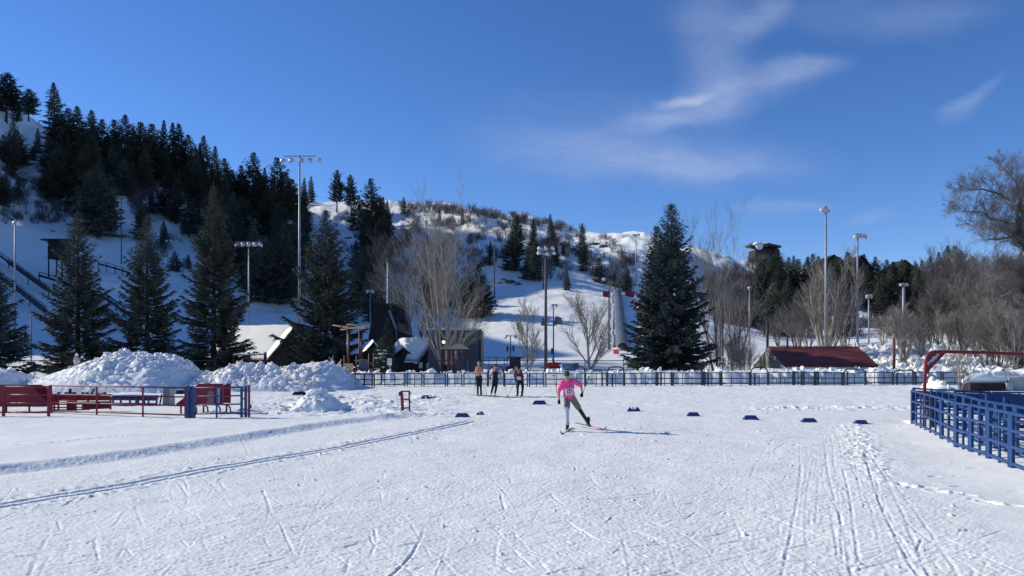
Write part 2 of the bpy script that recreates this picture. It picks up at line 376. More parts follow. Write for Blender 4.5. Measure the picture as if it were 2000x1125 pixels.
def trail(n, y0=5, y1=31):
    cy = y0+(y1-y0)*rng.rand(n)**1.25; hw = .72*cy
    cx = rng.uniform(-1, 1, n)*hw; return cx, cy
# skating strokes, many directions
cx, cy = trail(9500); k = len(cx)
fam = rng.randint(0, 4, k)
left = cx < -1.5+.0*cy
ang = np.where(fam == 0, rng.normal(R(28), R(9), k), np.where(fam == 1, rng.normal(R(118), R(14), k), np.where(fam == 2, rng.normal(R(62), R(13), k), rng.normal(R(155), R(16), k))))
ang = np.where(left & (rng.rand(k) < .75), rng.normal(R(38), R(9), k), ang)
keep = (cx > edge_x(cy)+.6) & (cx < 5.2+.28*(cy-7))
strokes(G, Lp, cx[keep], cy[keep], ang[keep], (rng.rand(k)**2*.7+.08)[keep], rng.normal(0, .22, k)[keep], (rng.rand(k)**2.2*.016+.003)[keep], rng.uniform(.003, .007, k)[keep])
cx, cy = trail(1250, 5.5, 30); k = len(cx); f3 = rng.rand(k)
ang = np.where(f3 < .5, rng.normal(R(40), R(7), k), np.where(f3 < .8, rng.normal(R(114), R(9), k), rng.normal(R(88), R(12), k)))
keep = (cx > edge_x(cy)+.8) & (cx < 5.0+.28*(cy-7))
strokes(G, Lp, cx[keep], cy[keep], ang[keep], rng.uniform(.9, 4.2, k)[keep], rng.normal(0, .05, k)[keep], rng.uniform(.004, .012, k)[keep], rng.uniform(.003, .007, k)[keep], .8)
# longer bolder ones
cx, cy = trail(190, 5.5, 26); k = len(cx)
ang = np.where(rng.rand(k) < .5, rng.normal(R(30), R(8), k), rng.normal(R(112), R(20), k))
keep = (cx > edge_x(cy)+.8) & (cx < 6+.28*(cy-7))
strokes(G, Lp, cx[keep], cy[keep], ang[keep], rng.uniform(.8, 3.0, k)[keep], rng.normal(0, .14, k)[keep], rng.uniform(.008, .018, k)[keep], rng.uniform(.006, .013, k)[keep])
# tracks along the right-hand edge of the trail, curving away
for q in range(34):
    off = (rng.normal(0, .04)+(.10, .30, .46)[q % 3] if q < 4 else rng.normal(-.8, .6)); y0 = (5.5 if q < 4 else rng.uniform(6, 15)); y1 = (rng.uniform(13, 22) if q < 4 else min(23.5, y0+rng.uniform(3, 11))); t = np.linspace(0, 1, 26); yq = y0+(y1-y0)*t
    xq = trx(yq)+off-.1+.06*np.sin(yq*.45+q*2.1)
    xs = .5*(xq[1:]+xq[:-1]); ysq = .5*(yq[1:]+yq[:-1]); an = np.arctan2(np.diff(yq), np.diff(xq)); L_ = np.hypot(np.diff(xq), np.diff(yq))*1.3
    m_ = len(xs); strokes(G, Lp, xs, ysq, an, L_, np.zeros(m_), np.full(m_, rng.uniform(.008, .020) if q < 4 else rng.uniform(.004, .014)), np.full(m_, rng.uniform(.012, .02) if q < 4 else rng.uniform(.006, .015)), .75)
# smooth wide-spaced scratches further left of the corral
cx = rng.uniform(5, 9.5, 60); cy = rng.uniform(6, 18, 60)
strokes(G, Lp, cx, cy, rng.normal(R(8), R(10), 60), rng.uniform(.2, .9, 60), np.zeros(60), np.full(60, .008), np.full(60, .01))
# the two grooves of the classic track
def groove(pts, off, dep, wid):
    t = np.linspace(0, 1, 900); px_ = np.interp(t, np.linspace(0, 1, len(pts)), [p[0] for p in pts]); py_ = np.interp(t, np.linspace(0, 1, len(pts)), [p[1] for p in pts])
    for _ in range(60):
        px_[1:-1] = .25*px_[:-2]+.5*px_[1:-1]+.25*px_[2:]; py_[1:-1] = .25*py_[:-2]+.5*py_[1:-1]+.25*py_[2:]
    dx = np.gradient(px_); dy = np.gradient(py_); L = np.hypot(dx, dy)
    X = px_-dy/L*off; Y = py_+dx/L*off; t2 = np.linspace(0, 1, 9000); X = np.interp(t2, t, X); Y = np.interp(t2, t, Y); NXn = np.interp(t2, t, -dy/L); NYn = np.interp(t2, t, dx/L)
    for o in np.linspace(-1.25, 1.25, 17):
        dd = dep if abs(o) < .8 else dep*.5
        ix = ((X+NXn*wid*o-NX0)/NR).astype(int); iy = ((Y+NYn*wid*o-NY0)/NR).astype(int); ok = (ix >= 0) & (ix < nx) & (iy >= 0) & (iy < ny)
        np.maximum.at(G, (iy[ok], ix[ok]), dd)
    for o in (1.6, 1.9, -1.6):
        ix = ((X+NXn*wid*o-NX0)/NR).astype(int); iy = ((Y+NYn*wid*o-NY0)/NR).astype(int); ok = (ix >= 0) & (ix < nx) & (iy >= 0) & (iy < ny)
        np.maximum.at(Lp, (iy[ok], ix[ok]), .014)
TRK = [(-11.5, 8.2), (-7.35, 10.7), (-5.2, 15.0), (-3.0, 19.4), (-1.55, 23.3), (-1.3, 24)]
for o in (-.13, .13): groove(TRK, o, .045, .036)
def soft(A):
    A = A.copy(); A[1:-1] = .25*A[:-2]+.5*A[1:-1]+.25*A[2:]; A[:, 1:-1] = .25*A[:, :-2]+.5*A[:, 1:-1]+.25*A[:, 2:]; return A
H1 = -1.25*soft(G)+soft(Lp)*1.0
# crumbs and roughness of the groomed surface
XX = gx_+0*gy_; YYg = gy_+0*gx_
ed = polyline_dist(XX[::4, ::4], YYg[::4, ::4], EDGE); ed = np.repeat(np.repeat(ed, 4, 0), 4, 1)[:ny, :nx]
groom = 1-sstep(-.6, .1, ed)
rt = XX-(4.6+.36*(YYg-7)); rough = groom*(1-sstep(0, 1.3, rt))
ca, sa = math.cos(R(32)), math.sin(R(32)); Aq = XX*ca+YYg*sa; Bq = -XX*sa+YYg*ca
H1 = H1+(rough*(.007*vn(Aq/.20, Bq/.045, 3)+.007*vn(Aq/.07, Bq/.022, 4)+.006*vn(XX/.30, YYg/.30, 6)+.008*vn(XX/.030, YYg/.030, 8)+.010*np.clip(vn(XX/.07, YYg/.05, 9)-.12, 0, 1))).astype(np.float32)
cr_ = vn(XX/.05, YYg/.05, 21); H1 = H1+(rough*np.clip(cr_-.40, 0, 1)*.16).astype(np.float32)
bankface = np.exp(-((ed-.2)/.32)**2); H1 = H1+(bankface*(.018*vn(XX/.09, YYg/.06, 25)+.018*vn(XX/.03, YYg/.03, 26))).astype(np.float32)
H1 = H1+((1-groom)*(.004*vn(XX/.5, YYg/.09, 27)))
tr = np.exp(-((XX-trx(YYg)-.1)/.5)**2)*sstep(11, 16, YYg)*(1-sstep(22.5, 24, YYg))
H1 = H1+(tr*(.10*np.abs(vn(XX/.16, YYg/.26, 33))+.05*vn(XX/.08, YYg/.08, 34))).astype(np.float32)
trk_d = polyline_dist(XX[::4, ::4], YYg[::4, ::4], TRK); trk_d = np.repeat(np.repeat(trk_d, 4, 0), 4, 1)[:ny, :nx]
for o in (.45, -.40): H1 = H1+(np.exp(-((trk_d-o)/.16)**2)*np.clip(vn(XX/.11, YYg/.09, 45)+.05, 0, 1)*.07).astype(np.float32)
del XX, YYg, Aq, Bq, cr_, ed
# footprints and clods on the smooth strip beside the corral
def dent(x, y, r, d, asp=1.6, an=0):
    x0 = int((x-3*r-NX0)/NR); x1 = int((x+3*r-NX0)/NR); y0 = int((y-3*r-NY0)/NR); y1 = int((y+3*r-NY0)/NR)
    x0, y0 = max(x0, 0), max(y0, 0); x1, y1 = min(x1, nx), min(y1, ny)
    if x1 <= x0 or y1 <= y0: return
    qx = (np.arange(x0, x1)*NR+NX0-x)[None, :]; qy = (np.arange(y0, y1)*NR+NY0-y)[:, None]
    a = (qx*math.cos(an)+qy*math.sin(an))/(r*asp); b = (-qx*math.sin(an)+qy*math.cos(an))/r; q = a*a+b*b
    H1[y0:y1, x0:x1] += (-d*np.exp(-q**2)+.35*d*np.exp(-((np.sqrt(q)-1.35)/.3)**2)).astype(np.float32)
for i in range(24):
    t = i/23; dent(6.4+1.6*t+rng.normal(0, .09), 12.6-4.6*t+rng.normal(0, .12), rng.uniform(.05, .085), rng.uniform(.03, .06), 1.7, R(-60+rng.uniform(-25, 25)))
for i in range(46): dent(rng.uniform(5.5, 10.5), rng.uniform(7.5, 20), rng.uniform(.03, .07), rng.uniform(.01, .03), rng.uniform(1.2, 3), R(rng.uniform(-20, 20)))
for i in range(90):
    y = rng.uniform(6, 22); dent(rng.uniform(-.5, .62)*y, y, rng.uniform(.012, .035), -rng.uniform(.02, .045), 1.2, rng.uniform(0, 3))
for i in range(70):
    y = rng.uniform(18, 30); dent(rng.uniform(-4, 14), y, rng.uniform(.03, .07), -rng.uniform(.01, .035), 1.3, rng.uniform(0, 3))
# old faint track on the untouched snow
for (x0, y0, x1, y1) in ((-14, 15.3, -11.3, 17), (-11, 17.3, -8.9, 19.6)):
    for t in np.linspace(0, 1, 60): dent(x0+(x1-x0)*t, y0+(y1-y0)*t+.05*math.sin(9*t), .05, .022, 1.4, R(35))
def detail_h(X, Y):
    gx2 = (X-NX0)/NR; gy2 = (Y-NY0)/NR
    ins = (gx2 > 1) & (gx2 < nx-2) & (gy2 > 1) & (gy2 < ny-2)
    out = np.zeros(X.shape); out[ins] = bil(H1, gy2[ins], gx2[ins])
    w = sstep(NY1, NY1-4, Y)
    far = (1-w)+w*(~ins); farn = .030*vn(X/.35, Y/.35, 91)+.018*vn(X/.12, Y/.12, 92)
    return out*w+farn*np.clip(far, 0, 1)*(1-sstep(50, 58, Y))*sstep(12, 16, Y)
def ground_z(x, y): return float(base_h(np.array([x]), np.array([y]))[0])
_YM = np.arange(56, 332, .5)
def hit(px, py):                              # where the sight line through a pixel meets the slope
    X = (px-1000)/F*_YM; z = base_h(X, _YM); yy_ = HZ-(z-CH)*F/_YM
    m_ = np.minimum.accumulate(yy_); idx = np.where(m_[12:] <= py)[0]
    Y = _YM[12:][idx[0]] if len(idx) else 326.0
    return Vector(((px-1000)/F*Y, Y, ground_z((px-1000)/F*Y, Y)))
def on_ground(px, Y, dz=0): x = (px-1000)/F*Y; return Vector((x, Y, ground_z(x, Y)+dz))
# polar sheet, fine ahead of the lens, coarse elsewhere
rs = [.5, 1.5, 2.5, 3.4, 4.2, 4.8]
while rs[-1] < 42: rs.append(rs[-1]*1.0026)
while rs[-1] < 130: rs.append(rs[-1]*1.0036)
while rs[-1] < 480: rs.append(rs[-1]*1.006)
while rs[-1] < 3500: rs.append(rs[-1]*1.12)
rs = np.array(rs)
th = np.concatenate([np.linspace(-180, -55, 40)[:-1], np.linspace(-55, -38, 90)[:-1], np.linspace(-38, 38, 1150), np.linspace(38, 55, 90)[1:], np.linspace(55, 180, 40)[1:-1]])
th = np.radians(th); RR, TT = np.meshgrid(rs, th, indexing='ij')
GX = (RR*np.sin(TT)).ravel(); GY = (RR*np.cos(TT)).ravel()
GZ = base_h(GX, GY)+detail_h(GX, GY)
nr, ntt = RR.shape
i0 = (np.arange(nr-1)[:, None]*ntt+np.arange(ntt)[None, :]).ravel(); j1 = (np.arange(nr-1)[:, None]*ntt+((np.arange(ntt)+1) % ntt)[None, :]).ravel()
Q = np.stack([i0, i0+ntt, j1+ntt, j1], 1)
verts = np.stack([GX, GY, GZ], 1); verts = np.vstack([verts, [0, 0, 0]]); cidx = len(verts)-1
me = bpy.data.meshes.new('snow_ground'); nq = len(Q); ntri = ntt
me.vertices.add(len(verts)); me.vertices.foreach_set('co', verts.ravel())
me.loops.add(nq*4+ntri*3); me.polygons.add(nq+ntri)
tri = np.stack([np.full(ntt, cidx), np.arange(ntt), (np.arange(ntt)+1) % ntt], 1)
me.loops.foreach_set('vertex_index', np.concatenate([Q.ravel(), tri.ravel()]))
me.polygons.foreach_set('loop_start', np.concatenate([np.arange(nq)*4, nq*4+np.arange(ntri)*3]))
me.polygons.foreach_set('use_smooth', np.ones(nq+ntri, bool)); me.update(); me.validate()
def ground_mat():
    m = bpy.data.materials.new('snow_field'); m.use_nodes = True; t = m.node_tree; b = t.nodes['Principled BSDF']
    b.inputs['Roughness'].default_value = .6; b.inputs['Specular IOR Level'].default_value = .25
    tcn = t.nodes.new('ShaderNodeTexCoord')
    def noise(sc, det=4, ro=.5):
        n = t.nodes.new('ShaderNodeTexNoise'); n.inputs['Scale'].default_value = sc; n.inputs['Detail'].default_value = det; n.inputs['Roughness'].default_value = ro
        t.links.new(tcn.outputs['Object'], n.inputs['Vector']); return n.outputs[0]
    r = t.nodes.new('ShaderNodeValToRGB'); r.color_ramp.elements[0].position = .3; r.color_ramp.elements[1].position = .7
    r.color_ramp.elements[0].color = (.80, .795, .755, 1); r.color_ramp.elements[1].color = (.88, .872, .83, 1)
    t.links.new(noise(.35, 6, .6), r.inputs[0])
    # scattered grit and needles
    gr = t.nodes.new('ShaderNodeValToRGB'); gr.color_ramp.elements[0].position = .735; gr.color_ramp.elements[1].position = .76
    gr.color_ramp.elements[0].color = (0, 0, 0, 1); gr.color_ramp.elements[1].color = (1, 1, 1, 1)
    t.links.new(noise(14, 3, .6), gr.inputs[0])
    mx = t.nodes.new('ShaderNodeMix'); mx.data_type = 'RGBA'; mx.inputs['B'].default_value = (.33, .30, .28, 1)
    t.links.new(gr.outputs[0], mx.inputs['Factor']); t.links.new(r.outputs[0], mx.inputs['A']); t.links.new(mx.outputs['Result'], b.inputs['Base Color'])
    bn = t.nodes.new('ShaderNodeBump'); bn.inputs['Strength'].default_value = .6; bn.inputs['Distance'].default_value = .02
    t.links.new(noise(22, 6, .65), bn.inputs['Height']); t.links.new(bn.outputs[0], b.inputs['Normal'])
    return m
me.materials.append(ground_mat())
g = bpy.data.objects.new('snow_ground', me); link(g); tag(g, 'groomed and ski marked snow field rising into the snowy hillside', 'snow', kind='structure')
del GX, GY, GZ, verts, Q, G, Lp

# ------------------------------------------------------------------ snow piles
def snow_pile(label, px0, px1, Y, prof, depth, rough, seed, material=None, group=None, res=.06, blocks=9):
    x0 = (px0-1000)/F*Y; x1 = (px1-1000)/F*Y; nxp = int((x1-x0)/res); nyp = int(depth/res)
    xs = np.linspace(x0, x1, nxp); ys = np.linspace(Y-depth*.5, Y+depth*.5, nyp)
    X, Yg = np.meshgrid(xs, ys); t = (X-x0)/(x1-x0); cxp = [p[0] for p in prof]; cz = [p[1] for p in prof]
    top = np.interp(t, cxp, cz); v = (Yg-(Y-depth*.5))/depth
    cross = np.clip(np.sin(np.pi*np.clip(v, 0, 1)), 0, 1)**.8
    q = X+.5*fbm(X/1.5, Yg/1.5, seed+7, 3); 
    msk = .35+.9*sstep(-.25, .3, fbm(X/2.4, Yg/2.4, seed+11, 2)); lump = (np.abs(fbm(q/.75, Yg/.75, seed, 5, .64))*.75-.17)*msk
    edge = np.clip(np.minimum(t, 1-t)*9, 0, 1)*np.clip(np.minimum(v, 1-v)*6, 0, 1)
    z = top*cross*(1+.10*fbm(X/1.9, Yg/1.9, seed+5, 2))+edge*rough*(lump+.30*msk*fbm(X/.22, Yg/.22, seed+3, 4, .7))
    gz = base_h(X, Yg); z = gz+np.where(edge > 0, z, 0)-.14*(1-np.clip(edge*4, 0, 1))
    V = np.stack([X.ravel(), Yg.ravel(), z.ravel()], 1)
    m = MB(); m.v = [tuple(p) for p in V]
    idx = (np.arange(nyp-1)[:, None]*nxp+np.arange(nxp-1)[None, :]).ravel()
    m.f = np.stack([idx, idx+1, idx+nxp+1, idx+nxp], 1).tolist()
    rp = random.Random(seed)
    for _ in range(int((x1-x0)*depth*blocks)):
        i = rp.randrange(2, nyp-2); j = rp.randrange(2, nxp-2); k_ = i*nxp+j
        if msk[i, j] < rp.uniform(.35, 1.2) or edge[i, j] < .1: continue
        r_ = rp.uniform(.035, .11)*(.4+1.1*rp.random()**2); M3 = (Matrix.Rotation(rp.uniform(0, 3), 3, 'X') @ Matrix.Rotation(rp.uniform(0, 3), 3, 'Y')); m.block(Vector(V[k_])+Vector((0, 0, r_*.25)), (r_*2*rp.uniform(.7, 1.5), r_*2, r_*2*rp.uniform(.5, 1)), M3)
    o = m.build('snow_pile', material or SNOW, smooth=False); nf = (nyp-1)*(nxp-1); o.data.polygons.foreach_set('use_smooth', [True]*nf+[False]*(len(o.data.polygons)-nf)); tag(o, label, 'snow pile', group); return o
snow_pile('largest ploughed snow pile, a wide rounded heap behind the red livestock panels', 40, 405, 45.5,
          [(0, .1), (.12, .55), (.3, 1.25), (.42, 1.75), (.5, 2.1), (.58, 2.3), (.72, 2.15), (.8, 2.0), (.86, 1.6), (.93, .8), (1, .05)], 9, .5, 101)
snow_pile('long jagged snow ridge with pointed crests between the big pile and the playground', 385, 700, 46.5,
          [(0, .4), (.05, .9), (.12, 1.05), (.22, 1.15), (.27, 1.55), (.30, 1.6), (.36, 1.45), (.45, 1.4), (.55, 1.25), (.66, 1.4), (.74, 1.6), (.79, 1.6), (.87, 1.35), (.94, .6), (1, .05)], 8, .5, 131, DIRTY)
snow_pile('snow mound cut off by the left edge of the photo', -120, 62, 43, [(0, 1.2), (.5, 1.35), (.82, 1.15), (.93, .5), (1, .05)], 7, .2, 151)
snow_pile('small isolated snow mound on the flat between the blue gate and the red ladder frame', 552, 676, 27.4, [(0, .05), (.25, .35), (.45, .7), (.6, .72), (.78, .5), (1, .02)], 2.6, .13, 171, res=.03)
snow_pile('small pointed snow heap behind the red arch post', 1812, 1852, 46, [(0, .2), (.3, .5), (.45, .55), (1, .02)], 2.2, .1, 181, res=.04)
snow_pile('low lumpy snow heap beyond the corral, under the snow covered planter', 1893, 1930, 47, [(0, .1), (.4, .4), (.6, .5), (1, .05)], 2.2, .12, 191, res=.04)

cb = MB(); rp = random.Random(44)
for _ in range(2600):
    px = rp.uniform(1600, 2040); Y = rp.uniform(56, 96); x = (px-1000)/F*Y; z = ground_z(x, Y); r_ = rp.uniform(.08, .26)*(.5+rp.random()**2)
    M3 = (Matrix.Rotation(rp.uniform(0, 3), 3, 'X') @ Matrix.Rotation(rp.uniform(0, 3), 3, 'Y')); cb.block((x, Y, z+r_*.3), (r_*2*rp.uniform(.7, 1.5), r_*2, r_*2*rp.uniform(.5, 1)), M3)
for _ in range(520):
    px = 1950-1290*rp.random()**1.7; Y = rp.uniform(53.2, 56.5); x = (px-1000)/F*Y; z = ground_z(x, Y); r_ = rp.uniform(.05, .16)*(.5+rp.random()**2)
    M3 = (Matrix.Rotation(rp.uniform(0, 3), 3, 'X') @ Matrix.Rotation(rp.uniform(0, 3), 3, 'Y')); cb.block((x, Y, z+r_*.2), (r_*2*rp.uniform(.7, 1.5), r_*2, r_*2*rp.uniform(.5, 1)), M3)
tag(cb.build('snow_chunks', SNOW, origin=(0, 0, 0)), 'broken lumps of ploughed snow along the banks behind the fence', 'snow lumps', kind='stuff')

# ------------------------------------------------------------------ conifers
def conifer_mesh(H, Rm, seed, nb, twig, needles, droop=.25, skirt=.05, irregular=.2, tw=.07, curve=.85):
    rd = random.Random(seed); V = []; Fc = []
    def dia(a, b, w, up):
        d = (b-a); s_ = d.cross(up)
        if s_.length < 1e-6: return
        s_ = s_.normalized()*w; mid = a+d*.45; n = len(V)
        V.extend([tuple(a), tuple(mid+s_), tuple(b), tuple(mid-s_)]); Fc.append((n, n+1, n+2, n+3))
    Z = Vector((0, 0, 1)); sect = [1+rd.uniform(-irregular, irregular) for _ in range(40)]
    for i in range(nb):
        t = (i+rd.random())/nb; t = 1-(1-t)**1.25*(1-.0); z = H*(skirt+(1-skirt)*t*.985)
        az = i*2.39996+rd.uniform(-.5, .5)
        tt = (z/H-skirt)/(1-skirt); kt = .35+.65*min(1, (1-tt)*2.2); L = Rm*max(0, (1-tt))**curve*rd.uniform(.68, 1.12)*sect[int(tt*19)+20*(int(az*2) % 2)]+.05
        if tt < .08: L *= .75+tt*3
        out = Vector((math.cos(az), math.sin(az), 0)); side = Vector((-math.sin(az), math.cos(az), 0))
        rise = (.75*tt**1.5-droop*(1-tt)); pts = []
        for s_ in (0, .33, .66, 1):
            pts.append(Vector((0, 0, z))+out*L*s_+Z*(L*rise*s_+L*.22*s_*s_*s_))
        def at(s_):
            s_ = min(.999, max(0, s_))*3; k = int(s_); f = s_-k; return pts[k]*(1-f)+pts[k+1]*f
        dia(pts[0], pts[3], .03+.015*L, Z)
        nt_ = max(3, int(L/twig))
        for j in range(nt_):
            s_ = .12+.88*(j+rd.random())/nt_; p = at(s_); tl = (.42*L*(1-s_*.75)+.12*kt)*rd.uniform(.7, 1.15)
            for sg in (-1, 1):
                d = (out*rd.uniform(.6, 1.0)+side*sg*rd.uniform(.6, 1.0)+Z*rd.uniform(-.38, .12)).normalized()
                q = p+d*tl; w = tw*kt*rd.uniform(.8, 1.4)
                dia(p, q, w, Z); dia(p, q, w*.8, side*.8+Z*.3)
                for _ in range(needles):
                    a = p+(q-p)*rd.uniform(.15, .9); dd = (d+side*rd.uniform(-.9, .9)+Z*rd.uniform(-.9, .35)+out*rd.uniform(-.3, .5)).normalized()
                    dia(a, a+dd*rd.uniform(.14, .30)*(tw/.07)*kt, w*.42, Vector((rd.uniform(-1, 1), rd.uniform(-1, 1), 1)))
        dia(pts[3]-out*.12*kt, pts[3]+out*.15*kt+Z*.07, tw*.6*kt, side+Z)
    V_ = MB(); V_.v = V; V_.f = Fc
    V_.tube([(0, 0, H*.9), (0, 0, H*1.015)], [.03+tw*.2, .012], 4)
    for _ in range(10):
        a = Vector((0, 0, H*rd.uniform(.93, .985))); d = Vector((rd.uniform(-1, 1), rd.uniform(-1, 1), 1.1)).normalized(); dia(a, a+d*.3, .05, Z)
    return V_
def conifer(name, label, H, Rm, loc, seed, nb, twig, needles, m, cat='spruce tree', group=None, **kw):
    t = thing(name, label, cat, (0, 0, 0), group)
    cm = conifer_mesh(H, Rm, seed, nb, twig, needles, **kw)
    cm.build('crown', m, t)
    tk = MB(); rt_ = .014*H+.03; tk.tube([(0, 0, -.6), (0, 0, H*.12), (0.02, 0, H*.5), (0, 0, H*.93)], [rt_*1.2, rt_, rt_*.6, .03], 8); tk.build('trunk', BARK, t, smooth=True)
    t.location = loc; return t
def big_conifer(name, label, px, topy, Y, wpx, seed, m, **kw):
    loc = on_ground(px, Y); H = CH+(HZ-topy)/F*Y-loc.z; Rm = wpx/2/F*Y*1.08
    return conifer(name, label, H, Rm, loc, seed, int(H*17), .15, 5, m, **kw)
big_conifer('spruce_tree', 'tall dark blue spruce standing alone behind the fence, right of the covered lift', 1311, 397, 70, 172, 3, SPR2, irregular=.10, curve=.75, tw=.085)
big_conifer('spruce_tree', 'shorter spruce top leaning against the left flank of the tall blue spruce', 1283, 440, 73, 125, 4, SPR, irregular=.10, curve=.75, tw=.085)
big_conifer('spruce_tree', 'broad olive grey spruce behind the playground, in front of the tallest floodlight mast', 636, 408, 74, 168, 5, SPR, irregular=.16, droop=.12, tw=.085)
big_conifer('spruce_tree', 'spruce with long level boughs left of the snow roofed shed', 417, 362, 72, 160, 6, SPR, irregular=.3, droop=.18, tw=.075)
big_conifer('spruce_tree', 'spruce behind the crest of the largest snow pile, second left of the shed', 287, 420, 73, 152, 8, SPR, irregular=.22, droop=.2)
big_conifer('spruce_tree', 'spruce rising over the person in the white hat', 152, 415, 71, 162, 9, SPR, irregular=.25, droop=.2)
big_conifer('spruce_tree', 'spruce half cut off by the left edge of the photo', -22, 492, 62, 170, 10, SPR2, irregular=.2, droop=.15)
big_conifer('spruce_tree', 'dark bushy spruce rising in front of the dark wooden tower', 757, 622, 66, 46, 12, SPR, irregular=.2)
sm = big_conifer('spruce_tree', 'small spruce with snow lying on its boughs before the cabins', 745, 662, 63, 62, 13, SPR, irregular=.2, droop=.3)
mb = MB(); rd = random.Random(5)
for i in range(46):
    a = rd.uniform(0, 6.28); t = rd.random(); z = .7+t*2.6; r = (1-t*.75)*1.25*rd.uniform(.55, 1.0)
    mb.ell((r*math.cos(a), r*math.sin(a), z-.25*r), (rd.uniform(.12, .28), rd.uniform(.12, .25), .05), nu=8, nv=5)
so_ = mb.build('snow_cover', SNOW, None, origin=(0, 0, 0), smooth=True); so_.parent = sm
# distant conifers: prototypes then copies
PROTO = []
for k, (H, Rm, irr, cur, dr, sk) in enumerate(((14, 3.0, .28, .88, .2, .05), (15, 2.5, .26, .95, .15, .06), (12, 3.2, .34, .75, .22, .04), (16, 3.1, .45, .5, .0, .26), (13, 2.4, .3, .85, .2, .10))):
    PROTO.append([None, H, (H, Rm, irr, cur, dr, sk, 200+k)])
def far_tree(kind, loc, h, label, group, name='conifer', cat='conifer tree', wide=1.0):
    p = PROTO[kind]
    if p[0] is None:
        H, Rm, irr, cur, dr, sk, sd_ = p[2]
        t = conifer(name, label, H, Rm, loc, sd_, int(H*10), .30, 3, FIR, cat, group, irregular=irr, curve=cur, droop=dr, skirt=sk, tw=.17); p[0] = t
    else: t = copy_tree(p[0])
    tag(t, label, cat, group); t.location = loc; s_ = h/p[1]; t.scale = (s_*wide, s_*wide, s_); t.rotation_euler = (R(random.uniform(-2, 2)), R(random.uniform(-2, 2)), random.uniform(0, 6.28))
    return t
def far_at(px, topy, basey, kind, label, group=None, wide=1.0, **kw):
    loc = hit(px, basey); h = (basey-topy)/F*loc.y; return far_tree(kind, loc-Vector((0, 0, .3)), max(3, h), label, group, wide=wide, **kw)
far_at(12, 143, 240, 3, 'open crowned pine at the far left end of the ridge skyline', wide=1.7)
far_at(33, 170, 240, 1, 'thin conifer between the two open crowned ridge pines')
far_at(56, 173, 238, 3, 'open crowned pine second from the left on the ridge skyline', wide=1.6)
far_at(108, 160, 262, 4, 'tall sparse conifer breaking the skyline just left of the dense ridge stand', wide=1.25)
far_at(24, 232, 322, 2, 'dark bushy conifer in the snow below the two ridge pines', wide=.9)
far_at(73, 248, 300, 0, 'small conifer alone on the snow left of the dense stand')
far_at(12, 335, 392, 2, 'dark conifer at the left edge halfway down the shaded slope')
_o = 'first second third fourth fifth sixth seventh eighth ninth'.split(); ORD = _o+['tenth', 'eleventh', 'twelfth', 'thirteenth', 'fourteenth', 'fifteenth', 'sixteenth', 'seventeenth', 'eighteenth', 'nineteenth', 'twentieth']+['twenty '+w for w in _o]+['thirtieth']+['thirty '+w for w in _o]
for (px, ty, by, k, l) in ((8, 262, 318, 2, 'dark conifer cut by the left edge below the ridge pines'), (36, 255, 325, 2, 'second dark bushy conifer below the ridge pines'), (20, 296, 345, 2, 'low dark conifer under the bushy pair at the left edge'), (64, 285, 314, 2, 'tiny dark conifer under the small lone one'), (0, 330, 400, 2, 'bushy conifer at the left edge level with the rock outcrop'), (34, 345, 392, 0, 'small dark conifer beside the left edge conifer'), (88, 335, 385, 2, 'dark conifer at the left foot of the dense stand'), (108, 350, 398, 2, 'dark conifer at the lower left foot of the dense stand'), (140, 370, 415, 2, 'dark conifer at the lower edge of the left lobe'), (112, 225, 300, 2, 'dark conifer filling the left shoulder of the stand'), (128, 240, 315, 2, 'dark conifer behind the left shoulder of the stand'), (195, 380, 440, 2, 'dark conifer between the left lobe and the slim pole'), (285, 395, 440, 0, 'conifer under the dense stand right of the slim pole')):
    far_at(px, ty, by, k, l, wide=1.5)
SKY = 'conifers along the crest of the left hill'; MID = 'conifers of the dense stand on the shaded left slope'
for (px, ty, by) in sorted(((132, 210, 330), (152, 205, 320), (178, 214, 330), (198, 232, 340), (222, 232, 330), (243, 222, 330), (262, 246, 345), (276, 238, 350), (300, 242, 345), (318, 234, 350),
        (336, 238, 360), (354, 241, 365), (368, 262, 372), (398, 264, 380), (384, 285, 385), (418, 284, 388), (436, 308, 395), (452, 330, 405), (470, 322, 410), (491, 296, 420), (505, 330, 420), (516, 326, 415), (545, 308, 425), (532, 338, 430), (560, 335, 430), (572, 350, 425))):
    crest_n = globals().get('crest_n', 0)+1; far_at(px, ty, by, random.choice((0, 1, 2, 2)), 'dark conifer, %s from the left in the crest row of the dense hill stand' % ORD[crest_n-1], SKY, wide=random.uniform(1.1, 1.55))
for (px, ty, by, k) in ((593, 345, 398, 0), (608, 342, 396, 0)): far_at(px, ty, by, k, 'small conifer of the pair on the snowy shoulder right of the tallest mast', 'pair of small conifers on the shoulder')
def inpoly(x, y, poly):
    c = False
    for (x0, y0), (x1, y1) in zip(poly, poly[1:]+poly[:1]):
        if (y0 > y) != (y1 > y) and x < (x1-x0)*(y-y0)/(y1-y0)+x0: c = not c
    return c
def forest(poly, n, hr, label, group, gap=None, wide=(1.0, 1.4), kinds=(0, 1, 2, 4), sep=9):
    done = []; tries = 0; xs = [p[0] for p in poly]; ys = [p[1] for p in poly]
    while len(done) < n and tries < n*40:
        tries += 1; x = random.uniform(min(xs), max(xs)); y = random.uniform(min(ys), max(ys))
        if not inpoly(x, y, poly) or (gap and any(inpoly(x, y, q) for q in gap)): continue
        if any(abs(x-a) < sep and abs(y-b) < sep*.8 for a, b in done): continue
        done.append((x, y)); loc = hit(x, y); h = random.uniform(*hr)
        far_tree(random.choice(kinds), loc-Vector((0, 0, .4)), h, label, group, wide=random.uniform(*wide))
